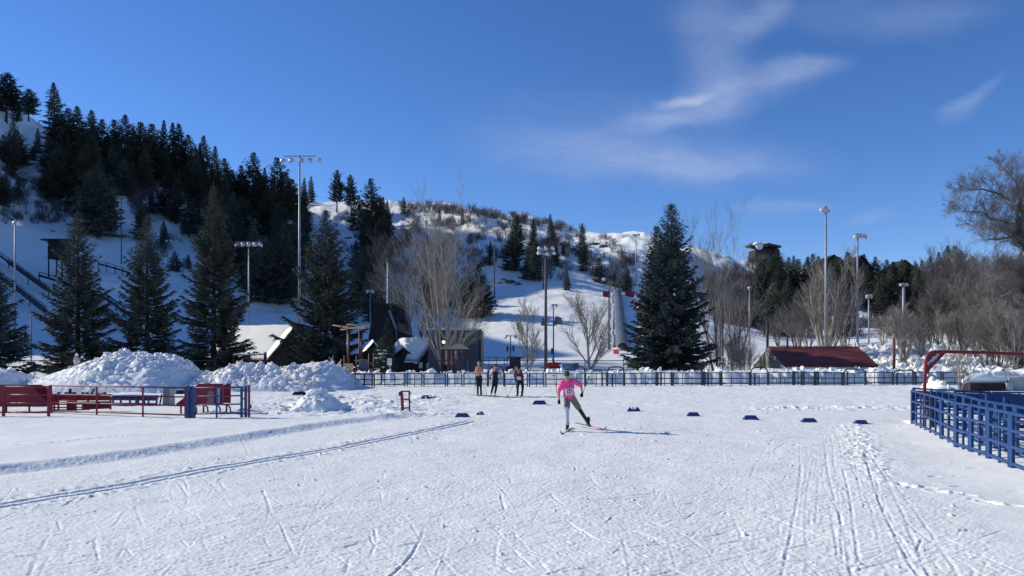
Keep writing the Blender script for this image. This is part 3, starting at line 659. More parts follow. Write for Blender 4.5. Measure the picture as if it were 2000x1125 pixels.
forest([(88, 400), (100, 300), (180, 300), (200, 330), (225, 430), (215, 462), (175, 462), (165, 400), (140, 400), (120, 405)], 24, (12, 17), 'dark conifer in the left lobe of the stand below the ridge', 'conifers of the left lobe below the ridge', wide=(1., 1.5), sep=8)
forest([(300, 330), (440, 385), (600, 420), (610, 500), (590, 585), (520, 585), (470, 545), (380, 470), (330, 440), (290, 420), (265, 400), (270, 350)], 64, (9, 18), 'dark conifer inside the dense stand on the shaded left slope', MID, wide=(1.1, 1.7), sep=12)
forest([(200, 330), (265, 345), (260, 395), (225, 380)], 9, (10, 14), 'dark conifer where the left lobe meets the dense stand', 'conifers joining the two stands', sep=9)
for (px, ty, by, k, l) in ((188, 320, 462, 2, 'tall dark conifer at the foot of the left lobe, over the second roadside spruce'), (272, 380, 470, 1, 'narrow conifer standing in the snow right of the slim grey hillside pole'), (320, 430, 490, 4, 'slim dark conifer above the gap between the third and fourth roadside spruces'),
        (342, 488, 530, 2, 'low rounded conifer, left one of two on the shaded slope'), (368, 495, 524, 2, 'low rounded conifer, right one of two on the shaded slope'), (520, 470, 592, 2, 'wide dark conifer at the lower edge of the dense stand'), (545, 455, 594, 2, 'wide dark conifer right of its twin at the lower edge of the stand'), (480, 470, 560, 0, 'dark conifer behind the five lamp mast'), (500, 440, 575, 0, 'tall dark conifer right of the five lamp mast')):
    far_at(px, ty, by, k, l, wide=1.35)
far_at(658, 332, 415, 3, 'long stemmed pine, left of three on the bright shoulder'); far_at(686, 340, 420, 3, 'long stemmed pine, middle of three on the bright shoulder')
far_at(727, 347, 470, 2, 'big dense dark conifer right of the long stemmed pines', wide=1.15); far_at(745, 385, 480, 2, 'dark conifer at the right flank of the big dense one', wide=1.2)
forest([(690, 450), (760, 430), (765, 560), (740, 640), (700, 630), (690, 560), (715, 520)], 22, (10, 14), 'dark conifer in the gully strip above the wooden tower', 'conifers of the gully strip above the tower', wide=(1.1, 1.5), sep=8)
far_at(720, 480, 598, 2, 'massive dark conifer above the two lamp pole', wide=1.2)
for (px, ty, by, l) in ((912, 520, 618, 'left conifer of the dark clump on the lit landing slope'), (930, 512, 622, 'middle conifer of the dark clump on the lit landing slope'), (945, 535, 615, 'right conifer of the dark clump on the lit landing slope'), (850, 500, 600, 'dark conifer seen through the branches of the big bare cottonwood'), (895, 530, 600, 'dark conifer just left of the landing slope clump')):
    far_at(px, ty, by, 2, l, wide=1.35)
for (px, ty, by, k, l) in ((1011, 416, 500, 0, 'larger of the two pointed conifers in the middle of the far hillside'), (1040, 426, 500, 1, 'slimmer conifer right of the larger pointed one on the far hillside'), (1077, 416, 478, 1, 'pointed conifer above the six lamp mast'), (1137, 434, 505, 1, 'pointed conifer right of the six lamp mast on the far hillside'),
        (1000, 450, 530, 2, 'conifer at the left of the far hillside group'), (1045, 470, 548, 2, 'dark conifer directly left of the six lamp mast'), (1030, 490, 545, 2, 'dark bushy conifer at the foot of the far hillside group'), (1086, 470, 520, 0, 'conifer directly right of the six lamp mast'), (1107, 522, 566, 0, 'olive conifer at the lip of the lit landing slope'), (1170, 500, 552, 2, 'olive conifer above the right end of the landing slope'), (1225, 522, 570, 2, 'dark conifer above the red pads of the covered lift'), (1200, 530, 560, 0, 'smaller dark conifer left of the one over the covered lift'),
        (957, 470, 520, 1, 'slim conifer left of the far hillside group'), (859, 404, 440, 1, 'small conifer near the ridge above the big bare cottonwood'), (903, 402, 440, 1, 'small conifer near the ridge right of the cottonwood top'), (788, 384, 420, 0, 'small conifer tip on the skyline left of the cottonwood'), (1140, 470, 530, 0, 'conifer below the pointed one right of the six lamp mast'), (1100, 470, 500, 4, 'slim conifer between brush on the far hillside')):
    far_at(px, ty, by, k, l, wide=1.2)
for (px, ty, by, k, l) in ((1520, 486, 560, 2, 'dark evergreen hugging the right wall of the boxy hillside house'), (1508, 500, 580, 2, 'dark evergreen in front of the boxy hillside house'), (1484, 512, 590, 0, 'evergreen at the lower left corner of the boxy hillside house')): far_at(px, ty, by, k, l, wide=1.3)
RG = 'evergreens on the slope below the hillside houses'
for px, ty in ((1478, 520), (1492, 505), (1508, 500), (1520, 512), (1540, 495), (1552, 493), (1562, 500), (1575, 503), (1585, 498), (1600, 492), (1614, 505), (1640, 505), (1652, 486), (1656, 490), (1690, 500), (1712, 505), (1730, 512), (1742, 515), (1760, 508), (1772, 506), (1790, 506), (1802, 503), (1815, 505), (1835, 490), (1850, 480), (1865, 485), (1880, 495), (1900, 500), (1925, 505), (1950, 500), (1975, 500), (1995, 495)):
    rowr_n = globals().get('rowr_n', 0)+1; ty += random.uniform(-7, 8); far_at(px, ty, ty+random.uniform(60, 90), random.choice((0, 2, 2, 4)), 'dark evergreen, %s from the left in the skyline row beside the hillside houses' % ORD[rowr_n-1], 'evergreens in the skyline row beside the houses', wide=random.uniform(1.0, 1.6))
forest([(1468, 560), (1860, 560), (2000, 570), (2000, 650), (1850, 655), (1600, 640), (1560, 670), (1500, 655), (1470, 600)], 74, (9, 14), 'dark evergreen on the slope below the hillside houses', RG, gap=[[(1535, 530), (1570, 530), (1570, 660), (1545, 660)], [(1640, 580), (1690, 580), (1690, 670), (1640, 670)]], wide=(1.1, 1.5), sep=10)

# ------------------------------------------------------------------ bare trees
def bare_mesh(H, seed, spread=.45, stems=1, levels=5, r0=.16, up=.35, twig_r=.011, first=.18, kids=(3, 5), gnarl=.17, lenf=(.45, .7), fan=None, leader=False):
    rd = random.Random(seed); trunk = MB(); crown = MB()
    def limb(mb, p, d, L, r, lev):
        n = 5 if lev < 2 else 3; pts = [p]; ds = [d]; rr = [r]
        for i in range(n):
            d = (d+Vector((rd.uniform(-1, 1), rd.uniform(-1, 1), rd.uniform(-.6, .8)))*gnarl*(.45 if lev == 0 else 1)+Vector((0, 0, up*.22))).normalized()
            p = p+d*L/n; pts.append(p); ds.append(d); rr.append(max(twig_r*.55, r*(1-.62*(i+1)/n)))
        mb.tube(pts, rr, 7 if lev == 0 else (5 if lev == 1 else 3), cap=lev < 2)
        if lev >= levels: return
        nk = rd.randint(*kids)+(3 if lev == 0 else 1 if lev < 3 else 0)
        for k in range(nk):
            t = (first if lev == 0 else .18)+(1-(first if lev == 0 else .18))*(k+rd.random())/nk; t = min(t, .99); i = min(n-1, int(t*n)); f = t*n-i
            q = pts[i]*(1-f)+pts[i+1]*f; dd = ds[i+1]; a = rd.uniform(0, 6.28)
            u = dd.orthogonal().normalized(); v = dd.cross(u); sd2 = u*math.cos(a)+v*math.sin(a)
            sp = spread*rd.uniform(.6, 1.35); nd = (dd*math.cos(sp)+sd2*math.sin(sp)+Vector((0, 0, up*.3))).normalized()
            rl = rr[i]*rd.uniform(.45, .68); LL = L*rd.uniform(*lenf)*(1.05-.45*t if lev == 0 else 1.0-.2*t)
            limb(crown, q, nd, LL, max(twig_r, rl), lev+1)
    for s_ in range(stems):
        a = 6.28*s_/max(1, stems)+rd.uniform(-.5, .5); lean = 0 if stems == 1 else (fan or .28)*rd.uniform(.3, 1.2)
        d = Vector((math.cos(a)*lean, math.sin(a)*lean, 1)).normalized()
        h = H*rd.uniform(.55, .72) if stems > 1 else H*.68
        if leader: d = Vector((.03, 0, 1)).normalized() if s_ == 0 else d; h = H*.95 if s_ == 0 else H*rd.uniform(.55, .88)
        limb(trunk, Vector((math.cos(a)*.15*(stems > 1), math.sin(a)*.15*(stems > 1), -.4)), d, h, r0*(1 if stems == 1 else rd.uniform(.6, 1)), 0)
    zs = max(v[2] for v in crown.v); k = H/zs
    for m_ in (trunk, crown): m_.v = [(x*k, y*k, z*k) for x, y, z in m_.v]
    return trunk, crown
def bare_tree(label, px, topy, Y, seed, bark=BARKL, tw=TWIG, name='bare_tree', dz=0, group=None, **kw):
    loc = on_ground(px, Y, dz); H = CH+(HZ-topy)/F*Y-loc.z; t = thing(name, label, 'bare tree', (0, 0, 0), group)
    a, b = bare_mesh(H, seed, **kw); a.build('trunk', bark, t, smooth=True); b.build('crown', tw, t); t.location = loc; return t
bare_tree('tall pale bare cottonwood with several stems, over the green roofed play towers', 874, 324, 64, 21, stems=5, r0=.27, first=.10, spread=.60, levels=4, up=.36, fan=.30, kids=(4, 4), lenf=(.48, .68), leader=True, twig_r=.011, gnarl=.13)
bare_tree('wide bare tree left of the cottonwood, behind the grey windowless building', 815, 395, 90, 22, bark=TWIGD, tw=TWIGD, stems=6, r0=.2, spread=.5, levels=4, up=.4, fan=.42, kids=(4, 5))
bare_tree('tall slender bare tree just right of the tall blue spruce', 1402, 380, 74, 23, stems=3, r0=.22, first=.14, spread=.52, levels=4, up=.42, fan=.20, kids=(4, 5), lenf=(.42, .62), leader=True, twig_r=.010, gnarl=.11)
bare_tree('grey bare tree behind the slender one, before the bright snow dome', 1440, 480, 92, 24, bark=TWIGD, tw=TWIGD, stems=4, r0=.16, spread=.5, levels=3, up=.4, fan=.36)
bare_tree('many stemmed tan bare tree behind the red roofed shelter', 1612, 470, 84, 25, stems=7, r0=.20, first=.12, spread=.50, levels=4, up=.45, fan=.36, kids=(3, 4), lenf=(.45, .66), twig_r=.011, gnarl=.12)
bare_tree('slim bare tree crossing the right side of the many stemmed one', 1650, 500, 92, 26, stems=5, r0=.13, spread=.35, levels=4, up=.5, fan=.3, tw=TWIGD)
bare_tree('small round bare tree left of the six lamp mast', 1030, 575, 66, 27, r0=.11, spread=.55, levels=3, up=.45, first=.20, kids=(7, 9), lenf=(.45, .62), gnarl=.07, twig_r=.012)
bare_tree('round bare tree right of the six lamp mast, before the lit landing slope', 1152, 562, 62, 28, r0=.14, spread=.66, levels=3, up=.42, first=.16, kids=(7, 9), lenf=(.50, .68), gnarl=.08, twig_r=.012)
bare_tree('wide bare tree with a grey transformer pole beside it', 1760, 590, 72, 29, r0=.17, spread=.7, levels=3, up=.4, first=.14, kids=(7, 9), lenf=(.5, .7), gnarl=.09, twig_r=.014)
bare_tree('young bare tree standing just behind the blue corral', 1874, 656, 33, 30, r0=.045, spread=.6, levels=4, up=.5, first=.3, twig_r=.005, tw=TWIG, kids=(4, 5))
# the massive cottonwood at the right edge
def massive():
    Y = 72; loc = on_ground(1985, Y); rd = random.Random(77); t = thing('bare_tree', 'massive dark cottonwood with heavy limbs at the right edge', 'bare tree', (0, 0, 0))
    tr_ = MB(); cr = MB()
    def Q(px, py): return P(px, py, Y)-loc
    tr_.tube([Q(1985, 745), Q(1984, 690), Q(1988, 640), Q(1992, 590), Q(2000, 540), Q(1999, 500)], [.85, .62, .55, .48, .42, .36], 10)
    def limb(p, d, L, r, lev, cr=cr):
        n = 4; pts = [p]; ds = [d]; rr = [r]
        for i in range(n):
            d = (d+Vector((rd.uniform(-1, 1), rd.uniform(-1, 1), rd.uniform(-.7, .8)))*.22+Vector((0, 0, .05))).normalized(); p = p+d*L/n
            pts.append(p); ds.append(d); rr.append(max(.0065, r*(1-.6*(i+1)/n)))
        cr.tube(pts, rr, 5 if r > .06 else 3, cap=False)
        if lev >= 5: return
        for k in range((4, 4, 4, 5, 4)[lev]):
            q_ = min(.98, .15+.85*(k+rd.random())/6); i = int(q_*n); q = pts[i]+(pts[i+1]-pts[i])*(q_*n-i); u = ds[i+1].orthogonal().normalized(); v = ds[i+1].cross(u); a = rd.uniform(0, 6.28)
            nd = (ds[i+1]*.75+(u*math.cos(a)+v*math.sin(a))*.75+Vector((0, 0, .12))).normalized(); limb(q, nd, L*rd.uniform(.45, .68), max(.007, rr[i]*.5), lev+1)
    mains = [[(1999, 500), (1985, 470), (1965, 452), (1930, 455), (1900, 440), (1880, 430)], [(2000, 505), (1975, 440), (1950, 420), (1925, 405), (1895, 392), (1870, 385)], [(1999, 500), (1975, 425), (1955, 380), (1935, 345), (1915, 330), (1900, 330)],
             [(2000, 500), (1990, 440), (1965, 380), (1945, 330), (1930, 305)], [(2002, 500), (2000, 430), (1985, 380), (1975, 330), (1985, 300)], [(2003, 500), (2020, 440), (2035, 380), (2040, 320)], [(2003, 505), (2040, 450), (2070, 420), (2100, 390)], [(1998, 560), (1975, 530), (1950, 525), (1925, 530)], [(1992, 600), (1965, 580), (1940, 585), (1915, 600)], [(1990, 620), (2015, 590), (2040, 585)], [(1988, 640), (1960, 640), (1935, 655), (1915, 670)]]
    for M in mains:
        M = [(1987+(a-1985)*.80+12, 520+(b-520)*.84) for a, b in M]
        pts = [Q(*p)+Vector((0, (i*rd.uniform(-.5, .5)), 0)) for i, p in enumerate(M)]; r0 = .17; n = len(pts)
        rr = [r0*(1-.8*i/(n-1))+.02 for i in range(n)]; cr.tube(pts, rr, 6)
        for i in range(1, n):
            for _ in range(7):
                a = rd.uniform(0, 6.28); q = pts[i-1]+(pts[i]-pts[i-1])*rd.random(); fd = (pts[i]-pts[i-1]).normalized()
                d = (fd*.7+Vector((math.cos(a), math.sin(a)*.8, rd.uniform(-.4, .9)))*.8).normalized(); limb(q, d, rd.uniform(1.6, 2.6), max(.022, rr[i]*.34), 2)
        limb(pts[-1], (pts[-1]-pts[-2]).normalized(), 2.0, .045, 1)
    tr_.build('trunk', BARK, t, smooth=True); cr.build('crown', TWIGD, t); t.location = loc
massive()
TH = 'bare trees and thicket below the massive cottonwood'
tproto = None
for i, (px, ty, Y) in enumerate(((1862, 470, 100), (1890, 460, 104), (1835, 540, 96), (1915, 520, 92), (1940, 560, 84), (1965, 540, 96), (1990, 560, 90), (1850, 590, 84), (1880, 600, 80), (1905, 610, 76), (1932, 600, 78), (2010, 600, 84), (1820, 570, 98), (1952, 480, 110), (1925, 470, 108), (1950, 590, 68), (1975, 570, 66), (2000, 600, 67), (1925, 625, 68))):
    if i < 3:
        tq = bare_tree('grey bare tree in the thicket below the massive cottonwood', px, ty, Y, 50+i, bark=TWIG if i == 1 else TWIGD, tw=TWIGD if i != 1 else TWIG, stems=6, r0=.13, spread=.5, levels=4, up=.4, fan=.4, group=TH, kids=(4, 5))
        tproto = (tproto or [])+[(tq, CH+(HZ-ty)/F*Y-tq.location.z)]
    else:
        src, h0 = tproto[i % 3]; tq = copy_tree(src); tq.location = on_ground(px, Y); h = CH+(HZ-ty)/F*Y-tq.location.z; k = h/h0; tq.scale = (k*1.2, k*1.2, k); tq.rotation_euler = (0, 0, i*1.7)
# tall shrubs near the right shelter and along hillside
for i, (px, ty, Y) in enumerate(((1425, 640, 76), (1450, 650, 74), (1560, 560, 110), (1580, 590, 104), (1725, 600, 96), (1520, 600, 150), (1800, 630, 80))):
    src, h0 = tproto[i % 3]; tq = copy_tree(src); tq.location = on_ground(px, Y); h = CH+(HZ-ty)/F*Y-tq.location.z; k = h/h0; tq.scale = (k*1.3, k*1.3, k); tq.rotation_euler = (0, 0, i*2.1)
    tag(tq, ('low bare shrub right of the slender bare tree, nearest the tall spruce', 'low bare shrub at the left end of the red roofed shelter', 'bare shrubby tree left of the many stemmed tan tree', 'bare bushy tree at the left foot of the many stemmed tan tree', 'bare tree between the two right hand masts and the wide bare tree', 'bare bush on the shaded snow beyond the two black posts', 'bare shrub on the ploughed bank left of the red arch')[i], 'bare shrub')
    tq['group'] = 'loose bare shrubs on the right'
# hillside brush, one mass that nobody could count
def brush_mass(name, label, spots, sc, seed):
    rd = random.Random(seed); V = []; Fc = []; base = []
    for v in range(5):
        a, b = MB(), MB(); tri_ = []
        for s_ in range(16):
            az = rd.uniform(0, 6.28); ln_ = rd.uniform(.1, .55); p = Vector((rd.uniform(-.3, .3), rd.uniform(-.3, .3), 0)); d = Vector((math.cos(az)*ln_, math.sin(az)*ln_, 1)).normalized(); L = rd.uniform(.6, 1.1)
            q = p+d*L; u = d.cross(Vector((math.cos(az*3), math.sin(az*3), .2))).normalized()*.022; tri_.append((p-u, p+u, q))
            for _ in range(7):
                t_ = rd.uniform(.25, .95); a0 = p+d*L*t_; e = (d+Vector((rd.uniform(-1, 1), rd.uniform(-1, 1), rd.uniform(-.2, .6)))*.7).normalized(); w = e.orthogonal().normalized()*.011; tri_.append((a0-w, a0+w, a0+e*rd.uniform(.25, .5)))
        base.append(np.array([[tuple(x) for x in t_] for t_ in tri_]).reshape(-1, 3))
    out = []
    for (loc, k) in spots:
        b = base[rd.randrange(5)]; a = rd.uniform(0, 6.28); ca_, sa_ = math.cos(a), math.sin(a)
        out.append(np.stack([(b[:, 0]*ca_-b[:, 1]*sa_)*k*1.15+loc.x, (b[:, 0]*sa_+b[:, 1]*ca_)*k*1.15+loc.y, b[:, 2]*k+loc.z-.1], 1))
    V = np.vstack(out); me = bpy.data.meshes.new(name); n = len(V)//3
    me.vertices.add(len(V)); me.vertices.foreach_set('co', V.ravel()); me.loops.add(n*3); me.polygons.add(n)
    me.loops.foreach_set('vertex_index', np.arange(n*3)); me.polygons.foreach_set('loop_start', np.arange(n)*3); me.update(); me.materials.append(BRUSH)
    o = bpy.data.objects.new(name, me); link(o); tag(o, label, 'brush', kind='stuff')
def scatter(poly, n, k0, k1, clump=None):
    out = []; xs = [p[0] for p in poly]; ys = [p[1] for p in poly]; tr_ = 0
    while len(out) < n and tr_ < n*30:
        tr_ += 1; x = random.uniform(min(xs), max(xs)); y = random.uniform(min(ys), max(ys))
        if not inpoly(x, y, poly): continue
        if clump and vn(np.array([x/clump]), np.array([y/clump*1.6]), 5)[0] < random.uniform(-.25, .25): continue
        out.append((hit(x, y), random.uniform(k0, k1)))
    return out
brush_mass('oak_brush', 'leafless oak brush scattered over the far shaded hillside', scatter([(760, 412), (900, 412), (1100, 446), (1200, 470), (1250, 520), (1230, 570), (1120, 555), (960, 520), (830, 560), (770, 560)], 400, 1.5, 3.2, 26)
           + scatter([(770, 400), (900, 408), (1000, 421), (1100, 443), (1150, 455), (1100, 452), (1000, 432), (800, 412)], 130, 1.6, 3.4), 1, 3)
brush_mass('hill_brush', 'thin leafless brush on the shaded snow of the left hill', scatter([(0, 300), (90, 330), (230, 460), (380, 470), (460, 560), (300, 520), (130, 440), (0, 440)], 210, 1.2, 3.0, 30)+scatter([(240, 340), (300, 350), (330, 420), (260, 430)], 60, 2, 4)+scatter([(690, 400), (720, 420), (700, 560), (640, 440)], 50, 1, 2.5), 1, 4)
brush_mass('slope_brush', 'leafless grey brush covering the right hand slope below the houses', scatter([(1400, 545), (1470, 535), (1480, 640), (1400, 640), (1370, 575)], 160, 2.5, 5)+scatter([(1480, 560), (1990, 560), (1990, 670), (1700, 660), (1480, 660)], 420, 2.0, 4.5, 40)+scatter([(1440, 560), (1560, 560), (1560, 620), (1470, 640)], 90, 2.5, 4.5)+scatter([(1460, 515), (1535, 515), (1530, 565), (1460, 565)], 45, 2.5, 5), 1, 5)
# rocks in the hillside snow
rk = 0
for i, (px, py, w) in enumerate(((997, 553, 1.9), (1012, 556, 1.4), (985, 548, 1.0), (975, 553, .9), (40, 352, 2.0), (62, 356, 1.5), (35, 424, 1.8), (22, 430, 1.2), (1160, 478, 2.2), (1178, 482, 1.8), (1118, 488, 1.6), (680, 465, 1.3), (696, 510, 1.0), (103, 452, .8), (146, 400, 1.2))):
    c = hit(px, py); m_ = MB(); w *= .6; m_.ell(c, (w*1.5, w, w*.55), nu=12, nv=7)
    m_.v = [(x+w*.3*math.sin(5*z+i+x), y, z+w*.2*math.sin(x*3+y*2)) for x, y, z in m_.v]
    tag(m_.build('rock', ROCK), ('dark rock outcrop poking out of the snow on the hillside'), 'rock', 'rocks showing through hillside snow')

# ------------------------------------------------------------------ floodlight masts and poles
def lamp_mesh(c, r, tilt, yaw):
    m = Matrix.Rotation(yaw, 3, 'Z') @ Matrix.Rotation(tilt, 3, 'Y'); mb = MB(); c = Vector(c); ax = m @ Vector((0, 0, -1))
    prof = ((0, .28), (.25, .55), (.6, .85), (1.0, 1.0), (1.15, 1.0))
    mb.tube([c+ax*(r*(p[0]-.5)) for p in prof], [r*p[1] for p in prof], 12, cap=True)
    gl = MB(); gl.tube([c+ax*(r*.66), c+ax*(r*.70)], [r*.9, r*.9], 12)
    return mb, gl
def mast(label, px, topy, Y=None, basepy=None, lamps=(), rb=.14, rt=.07, m=None, bar=None, name='floodlight_mast', box=None, cat='floodlight mast', group=None, lampr=.35, extra=None):
    m = m or GALV; loc = hit(px, basepy) if basepy else on_ground(px, Y); Y = loc.y; top = P(px, topy, Y)
    t = thing(name, label, cat, loc, group)
    MB().tube([(loc.x, Y, loc.z-.3), (loc.x, Y, top.z)], [rb, rt], 10).build('pole', m, t, smooth=True)
    k = Y/F
    if bar:
        b = MB()
        for (x0, x1, dy) in bar: b.bar((loc.x+x0*k, Y, top.z-dy*k), (loc.x+x1*k, Y, top.z-dy*k), .09, .09)
        b.build('crossbar', m, t)
    for (dx, dy, tilt, yaw) in lamps:
        a, g2 = lamp_mesh((loc.x+dx*k, Y-.05, top.z-dy*k), lampr, R(tilt), R(yaw)); lo = a.build('lamp', LAMPW, t, smooth=True); g2.build('glass', LGLASS, lo)
    if box: MB().box((loc.x+box[0]*k, Y-.15, top.z-box[1]*k), (box[2]*k, .3, box[3]*k)).build('control_box', m, t)
    return t
mast('tallest floodlight mast with five bowl lamps on one long crossbar', 585, 302, 80, lamps=[(-33, 10, 20, 180), (-17, 10, 30, 200), (5, 10, 25, 20), (22, 10, 35, 0), (40, 10, 40, 0)], bar=[(-30, 33, 3)], rb=.17, rt=.09, lampr=.33)
mast('mast with a tight row of five pale lamps over the snowy shed', 486, 473, 90, lamps=[(-24, 4, 35, 200), (-12, 3, 40, 250), (0, 3, 40, 270), (12, 3, 40, 290), (24, 4, 35, 340)], bar=[(-24, 24, 0)], lampr=.33)
mast('floodlight mast with twin pale lamps at the far left', 29, 430, 95, lamps=[(-1, 5, 40, 200), (6, 6, 45, 270), (13, 6, 45, 340)], bar=[(-4, 16, 1)], lampr=.34)
mast('slim grey pole with a flat double head on the shaded hillside', 237, 388, basepy=516, bar=[(-7, 8, 1)], lamps=[(-6, 2, 30, 180), (7, 2, 30, 0)], m=BRPOLE, lampr=.3)
mast('short hillside pole with two small lamps among brush on the left slope', 328, 468, basepy=520, bar=[(-5, 5, 1)], lamps=[(-3, 2, 40, 270), (6, 1, 40, 330)], lampr=.35)
mast('slim pole with two round lamps left of the dark wooden tower', 723, 566, 105, lamps=[(-5, 2, 40, 220), (5, 2, 40, 320)], bar=[(-6, 6, 1)], lampr=.33, rb=.09, rt=.05)
mast('brown mast carrying six lamps in two rows before the landing slope', 1066, 478, 60, m=BRPOLE, bar=[(-15, 15, 5), (-13, 17, 15)], lamps=[(-13, 6, 35, 230), (0, 6, 40, 270), (14, 6, 35, 310), (-14, 15, 35, 230), (2, 16, 40, 270), (16, 15, 35, 310)], lampr=.2, rb=.15, rt=.09)
mast('thin dark pole with a control box right of the six lamp mast', 1081, 594, 84, m=BRPOLE, bar=[(-5, 8, 1)], lamps=[(-3, 2, 50, 180), (6, 3, 50, 0)], box=(-3, 92, 4, 12), rb=.09, rt=.06, lampr=.2)
mast('thin far pole with a T shaped head at the left end of the landing slope', 966, 468, basepy=582, m=BRPOLE, bar=[(-6, 6, 1)], rb=.16, rt=.1, name='light_pole', cat='light pole')
mast('short dark post beside the six lamp mast on the far slope', 1061, 512, basepy=565, m=BRPOLE, rb=.2, rt=.14, box=(0, 7, 4, 6), name='light_pole', cat='light pole')
mast('far four lamp mast near the ridge left of the tall blue spruce', 1242, 457, basepy=560, bar=[(-6, 6, 1)], lamps=[(-6, 1, 40, 200), (-2, 2, 40, 270), (3, 1, 40, 300), (7, 1, 40, 340)], lampr=.4, rb=.18, rt=.12)
mast('tall grey floodlight mast with one clustered head behind the red roofed shelter', 1613, 402, 78, bar=[(-8, 3, 3), (-6, 5, 12)], lamps=[(-10, 8, 60, 180), (-5, 5, 45, 220), (1, 8, 45, 290), (5, 10, 45, 340)], lampr=.27, rb=.16, rt=.09)
mast('tall mast with a short row of lamps right of the clustered head', 1675, 456, 92, bar=[(-5, 16, 1)], lamps=[(-6, 6, 45, 180), (1, 5, 45, 250), (7, 5, 45, 270), (16, 6, 45, 340)], lampr=.31, rb=.15, rt=.09)
mast('mast with a flat rectangular light bar beside the wide bare tree', 1765, 553, 74, bar=[(-9, 9, 1), (-9, 9, 5)], lamps=[(-7, 3, 70, 180), (7, 3, 70, 0)], lampr=.17, rb=.20, rt=.13, box=(-1, 150, 9, 26))
mast('short pole with flat lamp head left of the wide bare tree', 1697, 576, basepy=678, bar=[(-6, 6, 1)], lamps=[(-4, 2, 60, 200), (5, 2, 60, 330)], lampr=.3, rb=.12, rt=.09)
mast('pale thin pole behind the left end of the red roofed shelter', 1464, 560, 96, rb=.12, rt=.08, lamps=[(-2, 2, 60, 180)], lampr=.25, name='light_pole', cat='light pole')
mast('black wooden post, left one of two above the shelter ridge', 1499, 628, 120, m=BLACK, rb=.22, rt=.2, name='wooden_post', cat='post')
mast('black wooden post, right one of two above the shelter ridge', 1538, 610, 120, m=BLACK, rb=.17, rt=.15, name='wooden_post', cat='post')
mast('reddish brown post rising from the ploughed bank left of the transformer pole', 1746, 660, 68, m=mat('red_brown_wood', (.15, .06, .05), .8), rb=.13, rt=.11, name='wooden_post', cat='post')
mast('white flagpole rising over the roof of the dark wooden tower', 757, 514, 88, m=WHITE, rb=.10, rt=.07, name='flagpole', cat='flagpole')
mast('light pole just visible through the tall mast spruce', 1412, 600, 72, m=BRPOLE, rb=.06, rt=.05, name='light_pole', cat='light pole')['label'] = 'thin dark pole right of the tall blue spruce'
mast('thin post at the left, before the shaded slope beside the cut off spruce', 61, 620, 78, m=BRPOLE, rb=.06, rt=.05, name='wooden_post', cat='post')
# double signal on its pole
loc = on_ground(997, 78); t = thing('start_signal', 'slim pole with two black signal boxes beneath twin faint lamps', 'signal', loc); k = 78/F; zt = P(997, 656, 78).z
MB().tube([loc, (loc.x, loc.y, zt)], [.08, .05], 8).build('pole', BRPOLE, t); MB().bar((loc.x-9*k, 78, zt), (loc.x+9*k, 78, zt), .08).build('crossbar', BRPOLE, t)
for dx in (-10, 10):
    a, g2 = lamp_mesh((loc.x+dx*k, 78, zt-.05), .26, R(50), R(180 if dx < 0 else 0)); lo = a.build('lamp', LAMPW, t, smooth=True); g2.build('glass', LGLASS, lo)
MB().bar((loc.x-6*k, 78, P(0, 681, 78).z), (loc.x+6*k, 78, P(0, 681, 78).z), .06).build('arm', BRPOLE, t)
for dx in (-6, 6): MB().box((loc.x+dx*k, 77.9, P(0, 681, 78).z), (3.2*k, .3, 11*k)).build('signal_box', BLACK, t)

